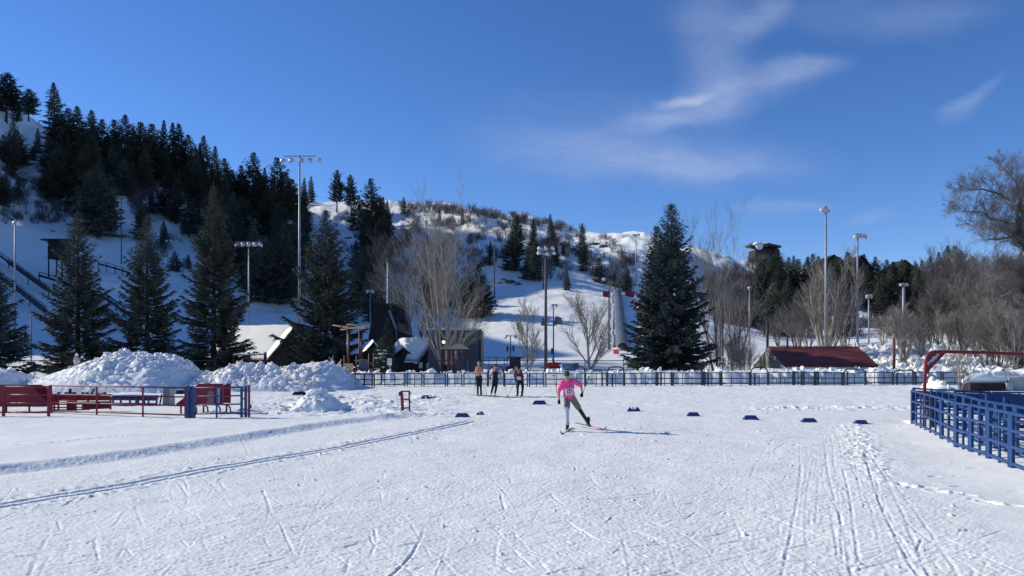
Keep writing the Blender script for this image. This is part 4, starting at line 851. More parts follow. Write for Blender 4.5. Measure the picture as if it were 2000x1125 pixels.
# ------------------------------------------------------------------ buildings
def gabled(name, label, FL, FR, ax, zb, ze, zr, wallm, roofm, snow=.0, over=.35, cat='building', group=None, windows=(), open_=False, fas=None):
    FL = Vector((*FL, 0)); FR = Vector((*FR, 0)); ax = Vector((*ax, 0)); w = (FR-FL); wn_ = w.normalized(); an_ = ax.normalized(); mid = (FL+FR)/2
    t = thing(name, label, cat, (mid.x+ax.x/2, mid.y+ax.y/2, zb), group); Z = Vector((0, 0, 1))
    if not open_:
        b = MB(); poly = [FL+Z*zb, FR+Z*zb, FR+Z*ze, mid+Z*zr, FL+Z*ze]; b.prism(poly, ax); b.build('wall', wallm, t)
    sl = (zr-ze)/(w.length/2)
    ridge = mid+Z*zr
    for sgn, e in ((-1, FL), (1, FR)):
        eo = e+wn_*sgn*over+Z*(ze-sl*over); th_ = .14
        a0 = ridge-an_*over+Z*.02; a1 = ridge+ax+an_*over+Z*.02; b0 = eo-an_*over+Z*.02; b1 = eo+ax+an_*over+Z*.02
        r = MB(); r.add([a0, a1, b1, b0, a0+Z*th_, a1+Z*th_, b1+Z*th_, b0+Z*th_], [(0, 1, 2, 3), (7, 6, 5, 4), (0, 4, 5, 1), (1, 5, 6, 2), (2, 6, 7, 3), (3, 7, 4, 0)])
        ro = r.build('roof', roofm, t)
        if snow:
            s_ = MB(); nn = 14; mm = 8; g0 = len(s_.v); rr = random.Random(int(abs(FL.x)*10)+int(sgn)+3)
            for i in range(nn+1):
                for j in range(mm+1):
                    u, v = i/nn, j/mm; p = (a0*(1-u)+a1*u)*(1-v)+(b0*(1-u)+b1*u)*v; ed_ = min(1, min(u, 1-u)*8+.35)*min(1, (1-v)*6+.45)
                    s_.v.append(tuple(p+Z*(th_+.004+snow*ed_*(1+rr.uniform(-.18, .18)))+wn_*sgn*(.06 if v == 1 else 0)))
            for i in range(nn):
                for j in range(mm): q = g0+i*(mm+1)+j; s_.f.append((q, q+1, q+mm+2, q+mm+1))
            rim = [i*(mm+1)+mm for i in range(nn+1)]; n0 = len(s_.v)
            for i in rim: x, y, z = s_.v[i]; s_.v.append((x, y, z-snow*.55))
            for i in range(nn): s_.f.append((rim[i], rim[i+1], n0+i+1, n0+i))
            for side in (range(0, mm+1), range(nn*(mm+1), nn*(mm+1)+mm+1)):
                side = list(side); n0 = len(s_.v)
                for i in side: x, y, z = s_.v[i]; s_.v.append((x, y, z-snow*.8))
                for i in range(len(side)-1): s_.f.append((side[i], side[i+1], n0+i+1, n0+i))
            s_.build('roof_snow', SNOW, ro, smooth=True)
    for (u, z0, z1, ww, mm_) in windows:
        c = FL+w*u; nrm = wn_.cross(Z).normalized()
        if nrm.dot(ax) > 0: nrm = -nrm
        fr = MB(); fr.prism([c-wn_*ww/2+Z*z0+nrm*.06, c+wn_*ww/2+Z*z0+nrm*.06, c+wn_*ww/2+Z*z1+nrm*.06, c-wn_*ww/2+Z*z1+nrm*.06], nrm*-.1); fo = fr.build('window', mm_, t)
        gl = MB(); i_ = ww*.14; gl.prism([c-wn_*(ww/2-i_)+Z*(z0+i_)+nrm*.075, c+wn_*(ww/2-i_)+Z*(z0+i_)+nrm*.075, c+wn_*(ww/2-i_)+Z*(z1-i_)+nrm*.075, c-wn_*(ww/2-i_)+Z*(z1-i_)+nrm*.075], nrm*-.01)
        gl.build('pane', GLASS if mm_ != WHITE else WHITE, fo)
    return t
def X(px, Y): return (px-1000)/F*Y
def Zp(py, Y): return CH+(HZ-py)/F*Y
Y = 80
gabled('shed', 'dark gabled shed with a bright snow covered roof behind the jagged snow ridge', (X(524, 80), 80), (X(618, 79), 79), (-8.4, 5.0), -1.4, Zp(697, 80), Zp(642, 80), DKWOOD, SHING, snow=.30, windows=[(.35, -.4, .6, .6, DKWOOD)])
gabled('cabin', 'wooden cabin with deep snow on its roof, left of the green roofed play towers', (X(816, 72), 72), (X(866, 71.5), 71.5), (-3.4, 3.0), -1.2, Zp(702, 72), Zp(669, 72), DKWOOD, SHING, snow=.34, windows=[(.12, Zp(719, 72), Zp(708, 72), .35, WHITE), (.40, Zp(720, 72), Zp(709, 72), .25, WHITE), (.72, Zp(720, 72), Zp(708, 72), .25, WHITE)])
gabled('cabin', 'low wing of the cabin with bluish snow on its roof, behind the small snowy spruce', (X(758, 73), 73), (X(812, 73), 73), (-1.4, 2.5), -1.2, Zp(703, 73), Zp(682, 73), DKWOOD, SHING, snow=.28)
gabled('cabin', 'snow roofed hut between the maroon play posts and the dark tower', (X(706, 78), 78), (X(752, 78), 78), (-1.0, 4), -1.2, Zp(700, 78), Zp(672, 78), DKWOOD, SHING, snow=.30)
# dark tapered tower
Y = 86; t = thing('wooden_tower', 'dark shingled wooden tower, narrower at the top, under the flagpole', 'tower', (X(757, Y), Y+2, -1.2)); b = MB()
lo = [(X(719, Y), Y, Zp(664, Y)), (X(796, Y), Y, Zp(664, Y)), (X(796, Y), Y+5.2, Zp(664, Y)), (X(719, Y), Y+5.2, Zp(664, Y))]; hi = [(X(728, Y), Y+.7, Zp(594, Y)), (X(787, Y), Y+.7, Zp(594, Y)), (X(787, Y), Y+4.4, Zp(594, Y)), (X(728, Y), Y+4.4, Zp(594, Y))]
b.add(lo+hi, [(0, 1, 5, 4), (1, 2, 6, 5), (2, 3, 7, 6), (3, 0, 4, 7), (4, 5, 6, 7), (3, 2, 1, 0)]); b.build('roof', SHING, t)
MB().box((X(757, Y), Y+2.6, (Zp(664, Y)-1.2)/2), (3.9, 4.4, Zp(664, Y)+1.2)).build('wall', DKWOOD, t)
MB().box((X(757, Y), Y+2.6, Zp(593, Y)), (3.75, 3.9, .14)).build('roof_cap', SHING, t)
mp_ = MB(); mp_.bar((X(759, Y), Y+.48, Zp(606, Y)), (X(775, Y), Y+.02, Zp(645, Y)), .28, .12, up=(0, 1, 0)); mp_.bar((X(775, Y), Y-.02, Zp(646, Y)), (X(775, Y), Y-.02, Zp(664, Y)), .16, .1, up=(0, 1, 0)); mp_.build('flashing', GALV, t)
MB().box((X(785, Y), Y-.15, Zp(648, Y)), (1.1, .3, 2.0)).build('dormer', DKWOOD, t)
# big blue grey building
Y = 69; t = thing('grey_building', 'large blue grey metal sided building without windows behind the cottonwood', 'building', (X(886, Y), Y+3, -1.2)); x0, x1 = X(836, Y), X(936, Y); zt = Zp(645, Y)
MB().box(((x0+x1)/2, Y+3, (zt-1.2)/2), (x1-x0, 6, zt+1.2)).build('wall', GREYW, t)
rb_ = MB()
for i in range(24): rb_.box((x0+(x1-x0)*(i+.5)/24, Y-.02, (zt-1.2)/2), (.035, .04, zt+1.0))
rb_.build('wall_rib', GREYW, t, )
MB().box((x1+.09, Y+3, (zt-1.1)/2), (.16, 6.2, zt+1.2)).build('corner_trim', BLACK, t)
m_ = MB(); m_.box(((x0+x1)/2, Y+3, zt+.10), (x1-x0+.1, 6.1, .16)); m_.build('roof_snow', SNOW, t)
# red roofed shelter
Yf, Yb = 68, 76; xl = 24.9; xr = 33.2; ze = Zp(716, 68); zr = Zp(680, 72); t = thing('picnic_shelter', 'open shelter with a red metal roof and pale green gable behind the dark fence', 'shelter', ((xl+xr)/2, 72, -1.3))
th_ = .10
for sgn, ye in ((-1, Yf-.3), (1, Yb+.3)):
    zz = ze-.1; r = MB(); r.add([(xl, 72, zr), (xr+.35, 72, zr), (xr+.35, ye, zz), (xl, ye, zz), (xl, 72, zr+th_), (xr+.35, 72, zr+th_), (xr+.35, ye, zz+th_), (xl, ye, zz+th_)], [(0, 1, 2, 3), (7, 6, 5, 4), (0, 4, 5, 1), (1, 5, 6, 2), (2, 6, 7, 3), (3, 7, 4, 0)])
    nrib = 44
    for i in range(nrib+1):
        x = xl+.03+(xr-xl+.28)*i/nrib; r.bar((x, 72, zr+th_+.012), (x, ye, zz+th_+.012), .05, .05)
    r.build('roof', REDROOF, t)
MB().bar((xl, 72, zr+th_+.05), (xr+.37, 72, zr+th_+.05), .25, .05).build('ridge_cap', REDROOF, t)
gb = MB(); gb.prism([(xl-.09, Yf-.35, ze-.22), (xl-.09, Yb+.35, ze-.22), (xl-.09, 72, zr+.10)], (.085, 0, 0)); gb.build('gable', OLIVE, t)
gb = MB(); gb.prism([(xr, Yf, ze-.05), (xr, Yb, ze-.05), (xr, 72, zr-.06)], (-.08, 0, 0)); gb.build('gable', OLIVE, t)
sl_ = MB()
for i in range(1, 5):
    f = i/5; zz = ze+(zr-ze)*f; sl_.bar((xl-.10, Yf+4*f, zz), (xl-.10, Yb-4*f, zz), .03, .03)
sl_.bar((xl-.12, 70, ze), (xl-.12, 72.6, zr-.45), .06, .14); sl_.build('gable_trim', OLIVE, t)
for f in (.08, .5, .93):
    for sgn in (-1, 1):
        ww = MB(); yv = 72+sgn*4.15*f; zv = zr-(zr-ze)*f-.10
        ww.box((xl-.16, yv, zv), (.14, .14, .30)); ww.build('purlin_end', WHITE, t)
fs = MB(); fs.bar((xl-.35, Yf-.32, ze-.18), (xr+.35, Yf-.32, ze-.18), .05, .14); fs.build('fascia', WHITE, t)
for x in (xl+.5, (xl+xr)/2, xr-.5):
    for y in (Yf+.3, Yb-.3): MB().box((x, y, (ze-1.4)/2-.1), (.22, .22, ze+1.3)).build('post', TAN, t)
MB().box((30.4, 71, -.35), (3.6, .25, 1.5)).build('back_panel', BLACK, t)
# hillside houses
def house(label, px0, px1, apexpx, eavepy, apexpy, basepy, Y, roofm=SHING, dep=9, snow=0):
    gabled('hillside_house', label, (X(px0, Y), Y), (X(px1, Y), Y), (0, dep), Zp(basepy+14, Y), Zp(eavepy, Y), Zp(apexpy, Y), HOUSE, roofm, snow=snow, over=.8, cat='house', windows=[(.3, Zp(basepy-8, Y), Zp(basepy-14, Y), 1.5, HOUSE), (.68, Zp(basepy-8, Y), Zp(basepy-14, Y), 1.5, HOUSE)])
Y = 290
t = thing('hillside_house', 'boxy brown house with overhanging flat roofs and clinging snow, leftmost on the right ridge', 'house', (X(1500, Y), Y+5, Zp(575, Y)))
MB().box((X(1500, Y), Y+5, (Zp(575, Y)+Zp(486, Y))/2), (9.2, 9, Zp(486, Y)-Zp(575, Y))).build('wall', HOUSE, t)
r = MB(); r.add([(X(1470, Y), Y-1, Zp(476, Y)), (X(1499, Y), Y-1, Zp(482, Y)), (X(1499, Y), Y+10, Zp(482, Y)), (X(1470, Y), Y+10, Zp(476, Y)), (X(1470, Y), Y-1, Zp(473, Y)), (X(1499, Y), Y-1, Zp(479, Y)), (X(1499, Y), Y+10, Zp(479, Y)), (X(1470, Y), Y+10, Zp(473, Y))], [(3, 2, 1, 0), (4, 5, 6, 7), (0, 1, 5, 4), (1, 2, 6, 5), (2, 3, 7, 6), (3, 0, 4, 7)]); r.build('roof', mat('weathered_roof', (.10, .10, .09), .85, nscale=.4, var=.3), t)
r = MB(); r.add([(X(1496, Y), Y-1.2, Zp(478, Y)), (X(1524, Y), Y-1.2, Zp(484, Y)), (X(1524, Y), Y+10, Zp(484, Y)), (X(1496, Y), Y+10, Zp(478, Y)), (X(1499, Y), Y-1.2, Zp(475, Y)), (X(1525, Y), Y-1.2, Zp(481, Y)), (X(1525, Y), Y+10, Zp(481, Y)), (X(1499, Y), Y+10, Zp(475, Y))], [(3, 2, 1, 0), (4, 5, 6, 7), (0, 1, 5, 4), (1, 2, 6, 5), (2, 3, 7, 6), (3, 0, 4, 7)]); r.build('roof', mat('weathered_roof', (.10, .10, .09)), t)
sn = MB(); sn.ell((X(1481, Y), Y-1.4, Zp(481, Y)), (1.5, .8, 1.6)); sn.ell((X(1476, Y), Y-1, Zp(477, Y)), (1.4, 2, .7)); sn.ell((X(1488, Y), Y+2, Zp(476, Y)), (2.6, 3, .5)); sn.ell((X(1497, Y), Y+2, Zp(475.5, Y)), (2.2, 3, .5)); sn.build('roof_snow', SNOW, t, smooth=True)
for i in range(3):
    w = MB().box((X(1488+i*12, Y), Y+.45, Zp(502, Y)), (1.3, .15, 1.8)).build('window', GLASS, t)
house('gabled brown house seen behind the clustered head mast', 1608, 1648, 1627, 512, 498, 555, 292)
house('steep gabled house right of the second mast with its eave against the sky', 1662, 1702, 1680, 522, 499, 560, 288)
house('small gabled house at the right end of the hillside row', 1748, 1786, 1760, 524, 508, 555, 290)

# ------------------------------------------------------------------ ski jump structure on the left
pb = hit(105, 548); Y = pb.y; t = thing('judging_tower', 'dark flat roofed judging tower on stilts on the shaded slope', 'tower', pb)
MB().box((X(107, Y), Y+1.5, Zp(488, Y)), (28*Y/F, 3, 34*Y/F)).build('cabin', DKWOOD, t)
MB().box((X(109, Y), Y+1.5, Zp(468, Y)), (56*Y/F, 3.8, 3*Y/F)).build('roof', BLACK, t)
for dx in (94, 120):
    for dy in (.2, 2.8): MB().bar((X(dx, Y), Y+dy, pb.z-1), (X(dx, Y), Y+dy, Zp(505, Y)), .2).build('leg', DKWOOD, t)
MB().box((X(94, Y), Y-.15, Zp(478, Y)), (.25, .2, .25)).build('lamp', WHITE, t)
def inrun(label, pts, wid, dep_dir=5):
    wid *= .5
    W_ = []
    for (px, py) in pts:
        h = hit(px, py+10); W_.append(P(px, py, h.y-1))
    c = W_[0].copy(); t = thing('ski_jump_ramp', label, 'ski jump', (c.x, c.y, hit(pts[0][0], pts[0][1]+10).z)); d = MB(); ra = MB()
    for a, b in zip(W_[:-1], W_[1:]):
        d.bar(a, b, wid, .35); ra.bar(a+Vector((0, -wid/2, .7)), b+Vector((0, -wid/2, .7)), .1, .1); ra.bar(a+Vector((0, wid/2, .7)), b+Vector((0, wid/2, .7)), .1, .1)
    d.build('deck', BLACK, t); ra.build('handrail', BLACK, t)
    for a, b in zip(W_[:-1], W_[1:]):
        n = max(2, int((b-a).length/7))
        for i in range(n+1):
            p = a+(b-a)*i/n; gz = ground_z(p.x, p.y); MB().bar((p.x, p.y, min(gz, p.z)-.5), (p.x, p.y, p.z+.7), .12).build('support', BLACK, t)
inrun('upper dark ski jump ramp dropping from the left edge toward the second spruce', [(-60, 455), (17, 512), (95, 568)], 1.6)
inrun('lower dark ski jump ramp below the upper one at the far left', [(-30, 520), (31, 562), (88, 607)], 1.6)
inrun('ski jump ramp seen between the second and third roadside spruces', [(77, 538), (150, 560), (212, 586), (244, 609)], 1.2)
inrun('lowest ski jump ramp section between the second and third roadside spruces', [(200, 603), (244, 637)], 1.2)
inrun('low timber retaining edge on the shaded slope right of the slim grey pole', [(192, 515), (225, 524), (254, 533)], .8)
# covered conveyor lift
a0 = hit(1206, 574); a1 = hit(1217, 684); t = thing('covered_lift', 'grey ribbed tunnel of the covered conveyor lift climbing left of the tall blue spruce', 'ski lift', a1)
N_ = 40; tun = MB(); rib = MB(); wall_ = MB(); prev = None; sec = 10
for i in range(N_+1):
    f = i/N_; p = a1+(a0-a1)*f; p.z = ground_z(p.x, p.y)+.15; ring = []
    r_ = 1.0
    for j in range(sec+1):
        an_ = math.pi*j/sec; ring.append((p.x+math.cos(an_)*r_, p.y, p.z+math.sin(an_)*r_*1.1))
    n0 = len(tun.v); tun.v.extend(ring)
    if i:
        for j in range(sec): tun.f.append((n0-sec-1+j, n0-sec+j, n0+j+1, n0+j))
    if i % 1 == 0: rq = MB(); rq.tube([(q[0]+(q[0]-p.x)*.03, q[1], q[2]+.02) for q in ring], .055, 4); rq.build('rib', mat('lift_rib', (.30, .33, .37), .5), t)
tun.build('tunnel', mat('lift_cover', (.10, .115, .14), .4, .1), t)
for sgn, m_ in ((-1, TWIGD), (1, SNOW)):
    w = MB(); L_ = []
    for i in range(21):
        f = i/20; p = a1+(a0-a1)*f; L_.append((p.x+sgn*2.3, p.y, ground_z(p.x+sgn*2.3, p.y)+.5))
    if sgn < 0:
        for a, b in zip(L_[:-1], L_[1:]): w.bar(a, b, .12, .12); w.bar(Vector(a)-Vector((0, 0, .4)), Vector(b)-Vector((0, 0, .4)), .1, .1)
        for p in L_: w.bar(Vector(p)-Vector((0, 0, .9)), Vector(p)+Vector((0, 0, .5)), .16)
        w.build('side_fence', TWIGD, t)
for (px, w_, l_) in ((1184, 12, 'red safety pad left of the top of the covered lift'), (1230, 16, 'red safety pad right of the top of the covered lift')):
    h = hit(px, 580); m_ = MB(); m_.box((h.x, h.y, h.z+.7), (w_*h.y/F, .4, 1.5)); m_.tube([(h.x-w_*h.y/F/2, h.y, h.z), (h.x-w_*h.y/F/2, h.y, h.z+1.7)], .12, 6); m_.tube([(h.x+w_*h.y/F/2, h.y, h.z), (h.x+w_*h.y/F/2, h.y, h.z+1.7)], .12, 6); tag(m_.build('safety_pad', RED), l_, 'safety pad', 'safety pads at the lift top')
h = hit(1201, 690); t = thing('lift_gate_pad', 'orange red pad capped with snow at the foot of the covered lift', 'safety pad', h); k = h.y/F
MB().box((h.x, h.y-1, Zp(687, h.y-1)), (10*k, .7, 8*k)).build('pad', mat('orange_red_pad', (.75, .14, .08), .6), t); MB().box((h.x-3*k, h.y-.6, Zp(677, h.y)), (3*k, .2, 7*k)).build('board', RED, t)
MB().ell((h.x+2*k, h.y-1, Zp(681, h.y)), (8*k, 1.2, 2.2*k)).build('snow_cap', SNOW, t, smooth=True)
# small dark ramp shapes on the landing slope
for (px, py, w_, l_) in ((1062, 630, 12, 'dark triangular terrain ramp, left of the thin pole on the landing slope'), (1090, 628, 20, 'larger blue grey terrain ramp right of the thin pole')):
    h = hit(px, py+6); k = h.y/F; m_ = MB(); m_.prism([(h.x-w_*k/2, h.y, h.z-.2), (h.x+w_*k/2, h.y, h.z-.2), (h.x+w_*k*.3, h.y, h.z+1.3), (h.x-w_*k*.2, h.y, h.z+1.6)], (0, 1.5, 0)); tag(m_.build('terrain_ramp', GREYW), l_, 'ramp')

# ------------------------------------------------------------------ fences behind the plaza
def fy(px): return 48.6+(px-690)*.0030
FENCE = 'dark pipe fence panels across the back of the plaza'
def pipe_panel(px0, px1, mids, label, top=.86, name='fence_panel', group=FENCE, m=DKGRN):
    Y0, Y1 = fy(px0), fy(px1); a = Vector((X(px0, Y0), Y0, 0)); b = Vector((X(px1, Y1), Y1, 0)); a.z = ground_z(a.x, a.y); b.z = ground_z(b.x, b.y)
    t = thing(name, label, 'fence panel', (a+b)/2, group); Z = Vector((0, 0, 1)); d = (b-a).normalized(); a2 = a+d*.07; b2 = b-d*.07
    for p in (a2, b2): MB().tube([p-Z*.2, p+Z*(top+.06)], .045, 6).build('post', m, t)
    rl = MB()
    for z in (top, top*.56, top*.17): rl.tube([a2+Z*z, b2+Z*z], .036, 6)
    rl.build('rails', m, t)
    if mids:
        u = MB()
        for i in range(mids): p = a2+(b2-a2)*(i+1)/(mids+1); u.tube([p-Z*.1, p+Z*top], .026, 6)
        u.build('upright', m, t)
    return t
def arch_gate(px0, px1, topy, label, m=DKGRN):
    Y0 = fy(px0)-.12; Y1 = fy(px1)-.12; z0 = 0; zt = Zp(topy, Y0); a = Vector((X(px0, Y0), Y0, z0)); b = Vector((X(px1, Y1), Y1, z0)); t = thing('arch_gate', label, 'gate', (a+b)/2, 'arched gates in the back fence')
    r_ = .28; pts = [a, a+Vector((0, 0, zt-r_))]+[a+Vector((r_*(1-math.cos(q)), 0, zt-r_+r_*math.sin(q))) for q in (R(30), R(60), R(90))]+[b+Vector((-r_*(1-math.cos(q)), 0, zt-r_+r_*math.sin(q))) for q in (R(90), R(60), R(30))]+[b+Vector((0, 0, zt-r_)), b]
    MB().tube(pts, .045, 8).build('arch', m, t); rl = MB(); i_ = Vector((.08, 0, 0))
    for z in (.82, .5, .15): rl.tube([a+i_+Vector((0, 0, z)), b-i_+Vector((0, 0, z))], .028, 6)
    mid = (a+b)/2; rl.tube([mid, mid+Vector((0, 0, .82))], .026, 6); rl.build('gate_leaf', m, t)
posts = [692, 729, 793, 826, 872, 904, 954, 984, 1032, 1064, 1110, 1142, 1187, 1218, 1283, 1313, 1372, 1408, 1467, 1499, 1550, 1568, 1592, 1649, 1689, 1745, 1787, 1840, 1890]
ordw = ['first', 'second', 'third', 'fourth', 'fifth', 'sixth', 'seventh', 'eighth', 'ninth', 'tenth', 'eleventh', 'twelfth', 'thirteenth', 'fourteenth', 'fifteenth', 'sixteenth', 'seventeenth', 'eighteenth', 'nineteenth', 'twentieth', 'twenty first', 'twenty second', 'twenty third']
gates = {954: 715.5, 1110: 716, 1187: 716.5, 1467: 718, 1649: 721, 1745: 723}
gl_ = ['arched gate behind the standing skier in the black suit', 'arched gate directly behind the pink shirted skier', 'arched gate just left of the foot of the tall blue spruce', 'arched gate at the left end of the red roofed shelter', 'arched gate at the right end of the red roofed shelter', 'arched gate left of the red corral arch']
gi = 0; pi_ = 0
for a, b in zip(posts[:-1], posts[1:]):
    if a in gates: arch_gate(a, b, gates[a], gl_[gi]); gi += 1
    else:
        pipe_panel(a, b, 2 if b-a > 55 else 1, 'dark pipe fence panel, %s from the left along the back of the plaza' % ordw[pi_]); pi_ += 1
# pairs of stouter stub posts that hang the panels on the right
for i, px in enumerate((1176, 1196, 1282, 1291, 1314, 1371, 1377, 1383, 1409, 1464, 1474, 1550, 1565, 1570, 1593, 1598, 1644, 1655, 1690, 1752, 1783)):
    Yq = fy(px)-.2; m_ = MB(); x = X(px, Yq); z0 = ground_z(x, Yq); hgt = (.92, .8, .95)[i % 3]; m_.tube([(x, Yq, z0-.2), (x, Yq, z0+hgt)], .055, 8); m_.box((x, Yq, z0+hgt+.01), (.14, .14, .03)); m_.box((x+.05, Yq-.03, z0+.5), (.08, .05, .12))
    tag(m_.build('gate_post', DKGRN, smooth=False), 'stout dark gate post in the right half of the back fence', 'post', 'gate posts of the back fence')
# higher thin fence behind
def thin_fence(label, px0, px1, Y0, Y1, topy, n, mesh=False):
    a = Vector((X(px0, Y0), Y0, 0)); b = Vector((X(px1, Y1), Y1, 0)); t = thing('wire_fence', label, 'fence', (a+b)/2); r = MB(); za = Zp(topy, Y0); zb = Zp(topy, Y1)
    r.tube([(a.x, a.y, za), (b.x, b.y, zb)], .035, 6); r.tube([(a.x, a.y, za-.75), (b.x, b.y, zb-.75)], .02, 6); r.build('top_rail', DKGRN, t)
    for i in range(n+1):
        p = a+(b-a)*i/n; MB().tube([(p.x, p.y, ground_z(p.x, p.y)-.3), (p.x, p.y, za+(zb-za)*i/n+.03)], .035, 6).build('post', DKGRN, t)
    if mesh:
        w = MB(); L_ = (b-a).length; k = int(L_/.35)
        for i in range(k): p = a+(b-a)*i/k; w.bar((p.x, p.y, za-1.3), (p.x, p.y, za), .012)
        w.build('wire', DKGRN, t)
thin_fence('tall thin wire fence above the snow bank behind the standing skiers', 838, 1218, 57.5, 58, 704.5, 5)
thin_fence('low dark netting fence at the foot of the slope between the arched gates', 1100, 1320, 62, 62, 722, 6, True)
thin_fence('wire fence in front of the roadside spruces at the far left', 0, 420, 66, 66, 704, 9)
thin_fence('thin fence between the slender bare tree and the red roofed shelter', 1385, 1465, 66, 66, 711, 3)
thin_fence('slim snow fence at the foot of the landing slope right of the grey building', 940, 985, 84, 84, 698, 3)
# brown wooden ledge over the fence at the playground
t = thing('timber_ledge', 'long low brown timber ledge dusted with snow below the playground', 'ledge', (X(712, 51), 51, 0)); MB().bar((X(664, 51), 51, Zp(731, 51)), (X(752, 51), 51, Zp(730, 51)), .5, .09).build('board', mat('brown_board', (.11, .05, .045), .8), t)
for px in (672, 712, 745): MB().bar((X(px, 51), 51, -.1), (X(px, 51), 51, Zp(732, 51)), .08).build('leg', DKGRN, t)
m_ = MB(); m_.bar((X(668, 48), 48, Zp(735, 48)), (X(703, 46.8), 46.8, Zp(750, 46.8)), .09, .12); m_.bar((X(703, 46.8), 46.8, Zp(750, 46.8)), (X(703, 46.8), 46.8, Zp(757, 46.8)), .1); tag(m_.build('bent_rail', WHITE), 'bent pale rail leaning out of the right end of the snow ridge', 'rail')

# ------------------------------------------------------------------ playground
Y = 60.5; t = thing('play_structure', 'maroon playground climber with two tall posts and tan leaf canopies', 'play structure', (X(690, Y), Y, -.4))
for px, ty in ((674.5, 645), (681, 646), (698, 644), (702, 645), (646, 695), (651, 694), (668, 694), (678, 694), (692, 694), (700, 694), (721, 690), (726, 690)):
    dy = 0 if int(px) % 2 else .9; MB().tube([(X(px, Y), Y+dy, -.5), (X(px, Y), Y+dy, Zp(ty, Y))], .085 if ty < 660 else .06, 8).build('post', MAROON, t, smooth=True)
for i, (px, py, w_, an_) in enumerate(((663, 637, 22, 8), (672, 643, 16, -8), (686, 634, 26, 5), (692, 641, 24, -4), (706, 640, 26, 3), (713, 637, 16, -6), (680, 639, 18, 0))):
    m_ = MB(); M3 = Matrix.Rotation(R(an_), 3, 'Y'); m_.ell((X(px, Y), Y+(i % 3-1)*.5, Zp(py, Y)), (w_/2*Y/F, .38, .07), M3, 12, 6); m_.build('leaf_canopy', TAN, t, smooth=True)
pn = MB(); pn.box((X(681.5, Y), Y-.25, Zp(718, Y)), (19*Y/F, .06, 16*Y/F)); po = pn.build('climbing_panel', TAN, t)
hl = MB()
for (dx, dy) in ((-6, 4), (-1, 0), (4, 3), (3, -4), (-3, -5), (-7, -1)): hl.tube([(X(681.5+dx, Y), Y-.29, Zp(718-dy, Y)), (X(681.5+dx, Y), Y-.31, Zp(718-dy, Y))], .045, 8)
hl.build('hand_hole', BLACK, po)
sl_ = MB(); sl_.tube([(X(648+20*i/8, Y), Y-.2, Zp(702+12*math.sin(math.pi*i/8)*1.0, Y)) for i in range(9)], .055, 6); sl_.build('swing_tube', mat('pale_yellow_tube', (.6, .58, .4), .5), t, smooth=True)
ab = MB(); ab.tube([(X(696+26*i/8, Y), Y-.1, Zp(706-4*math.sin(math.pi*i/8), Y)) for i in range(9)], .04, 6)
for i in range(6): ab.tube([(X(703+i*3.4, Y), Y-.1, Zp(709, Y)), (X(701+i*3.4, Y), Y-.1, Zp(703, Y))], .03, 6)
ab.build('ladder_arch', GREENR, t)
MB().box((X(709, Y), Y+.4, Zp(718, Y)), (.9, .06, .9)).build('side_panel', GREYW, t)
rails_ = MB(); rails_.bar((X(668, Y), Y, Zp(727, Y)), (X(726, Y), Y, Zp(727, Y)), .9, .08); rails_.build('deck', MAROON, t)
for px in (679, ): MB().ell((X(px, Y), Y-.1, Zp(671, Y)), .09).build('ball', LAMPW, t, smooth=True)
t = thing('notice_sign', 'small white notice sign on a post beside the snowy spruce', 'sign', (X(761, 57), 57, 0)); MB().box((X(761, 57), 57, Zp(706.5, 57)), (8*57/F, .03, 13*57/F)).build('sign_board', WHITE, t); MB().tube([(X(761, 57), 57.04, -.2), (X(761, 57), 57.04, Zp(703, 57))], .03, 6).build('post', GALV, t)
l_ = MB()
for i, (w_, z) in enumerate(((6, 703), (5, 705.2), (6, 707.4), (4, 709.6))): l_.box((X(761, 57), 56.975, Zp(z, 57)), (w_*57/F*.9, .01, .035))
l_.build('printed_lines', mat('sign_print', (.35, .36, .38), .8), t)
# green roofed play towers
Y = 59
for (pc, w_, col, lab) in ((874, 26, 0, 'left green roofed play tower beside the cottonwood trunk'), (896, 44, 1, 'right, larger green roofed play tower')):
    Yq = Y+(.8 if col == 0 else 0); t = thing('play_tower', lab, 'play tower', (X(pc, Yq), Yq, -.4)); k = Yq/F; hw = w_/2*k; zt = Zp(671 if col else 672, Yq); ze = Zp(682, Yq)
    r = MB(); c = Vector((X(pc, Yq), Yq, 0)); base = [c+Vector((sx*hw, sy*hw*.9, ze)) for sx, sy in ((-1, -1), (1, -1), (1, 1), (-1, 1))]; ap = [c+Vector((-.15, 0, zt)), c+Vector((.15, 0, zt))]
    r.add(base+ap, [(0, 1, 5, 4), (1, 2, 5), (2, 3, 4, 5), (3, 0, 4), (3, 2, 1, 0)]); r.build('roof', GREENR, t)
    for sx in (-1, 0, 1) if col else (-1, 1):
        for sy in (-1, 1): MB().tube([(c.x+sx*hw*.88, c.y+sy*hw*.8, -.5), (c.x+sx*hw*.88, c.y+sy*hw*.8, ze)], .06, 8).build('post', MAROON, t)
    MB().bar((c.x-hw*.88, c.y-hw*.8, ze-.05), (c.x+hw*.88, c.y-hw*.8, ze-.05), .08, .12).build('beam', MAROON, t)
    MB().box((c.x, c.y, .75), (hw*1.7, hw*1.5, .1)).build('deck', MAROON, t)
    MB().box((c.x-hw*.3, c.y+hw*.6, .5), (hw*1.0, .06, 1.6)).build('side_panel', DKWOOD if col == 0 else GREYW, t)
t = thing('area_lamp', 'lit yellow lamp hanging above the left play tower', 'lamp', (X(866.5, 60), 60, Zp(672, 60))); MB().ell((X(866.5, 60), 60, Zp(668, 60)), .13).build('bulb', BULB, t, smooth=True); MB().tube([(X(866.5, 60), 60, Zp(665, 60)), (X(870, 60), 61.5, Zp(664, 60))], .03, 6).build('bracket', BLACK, t)
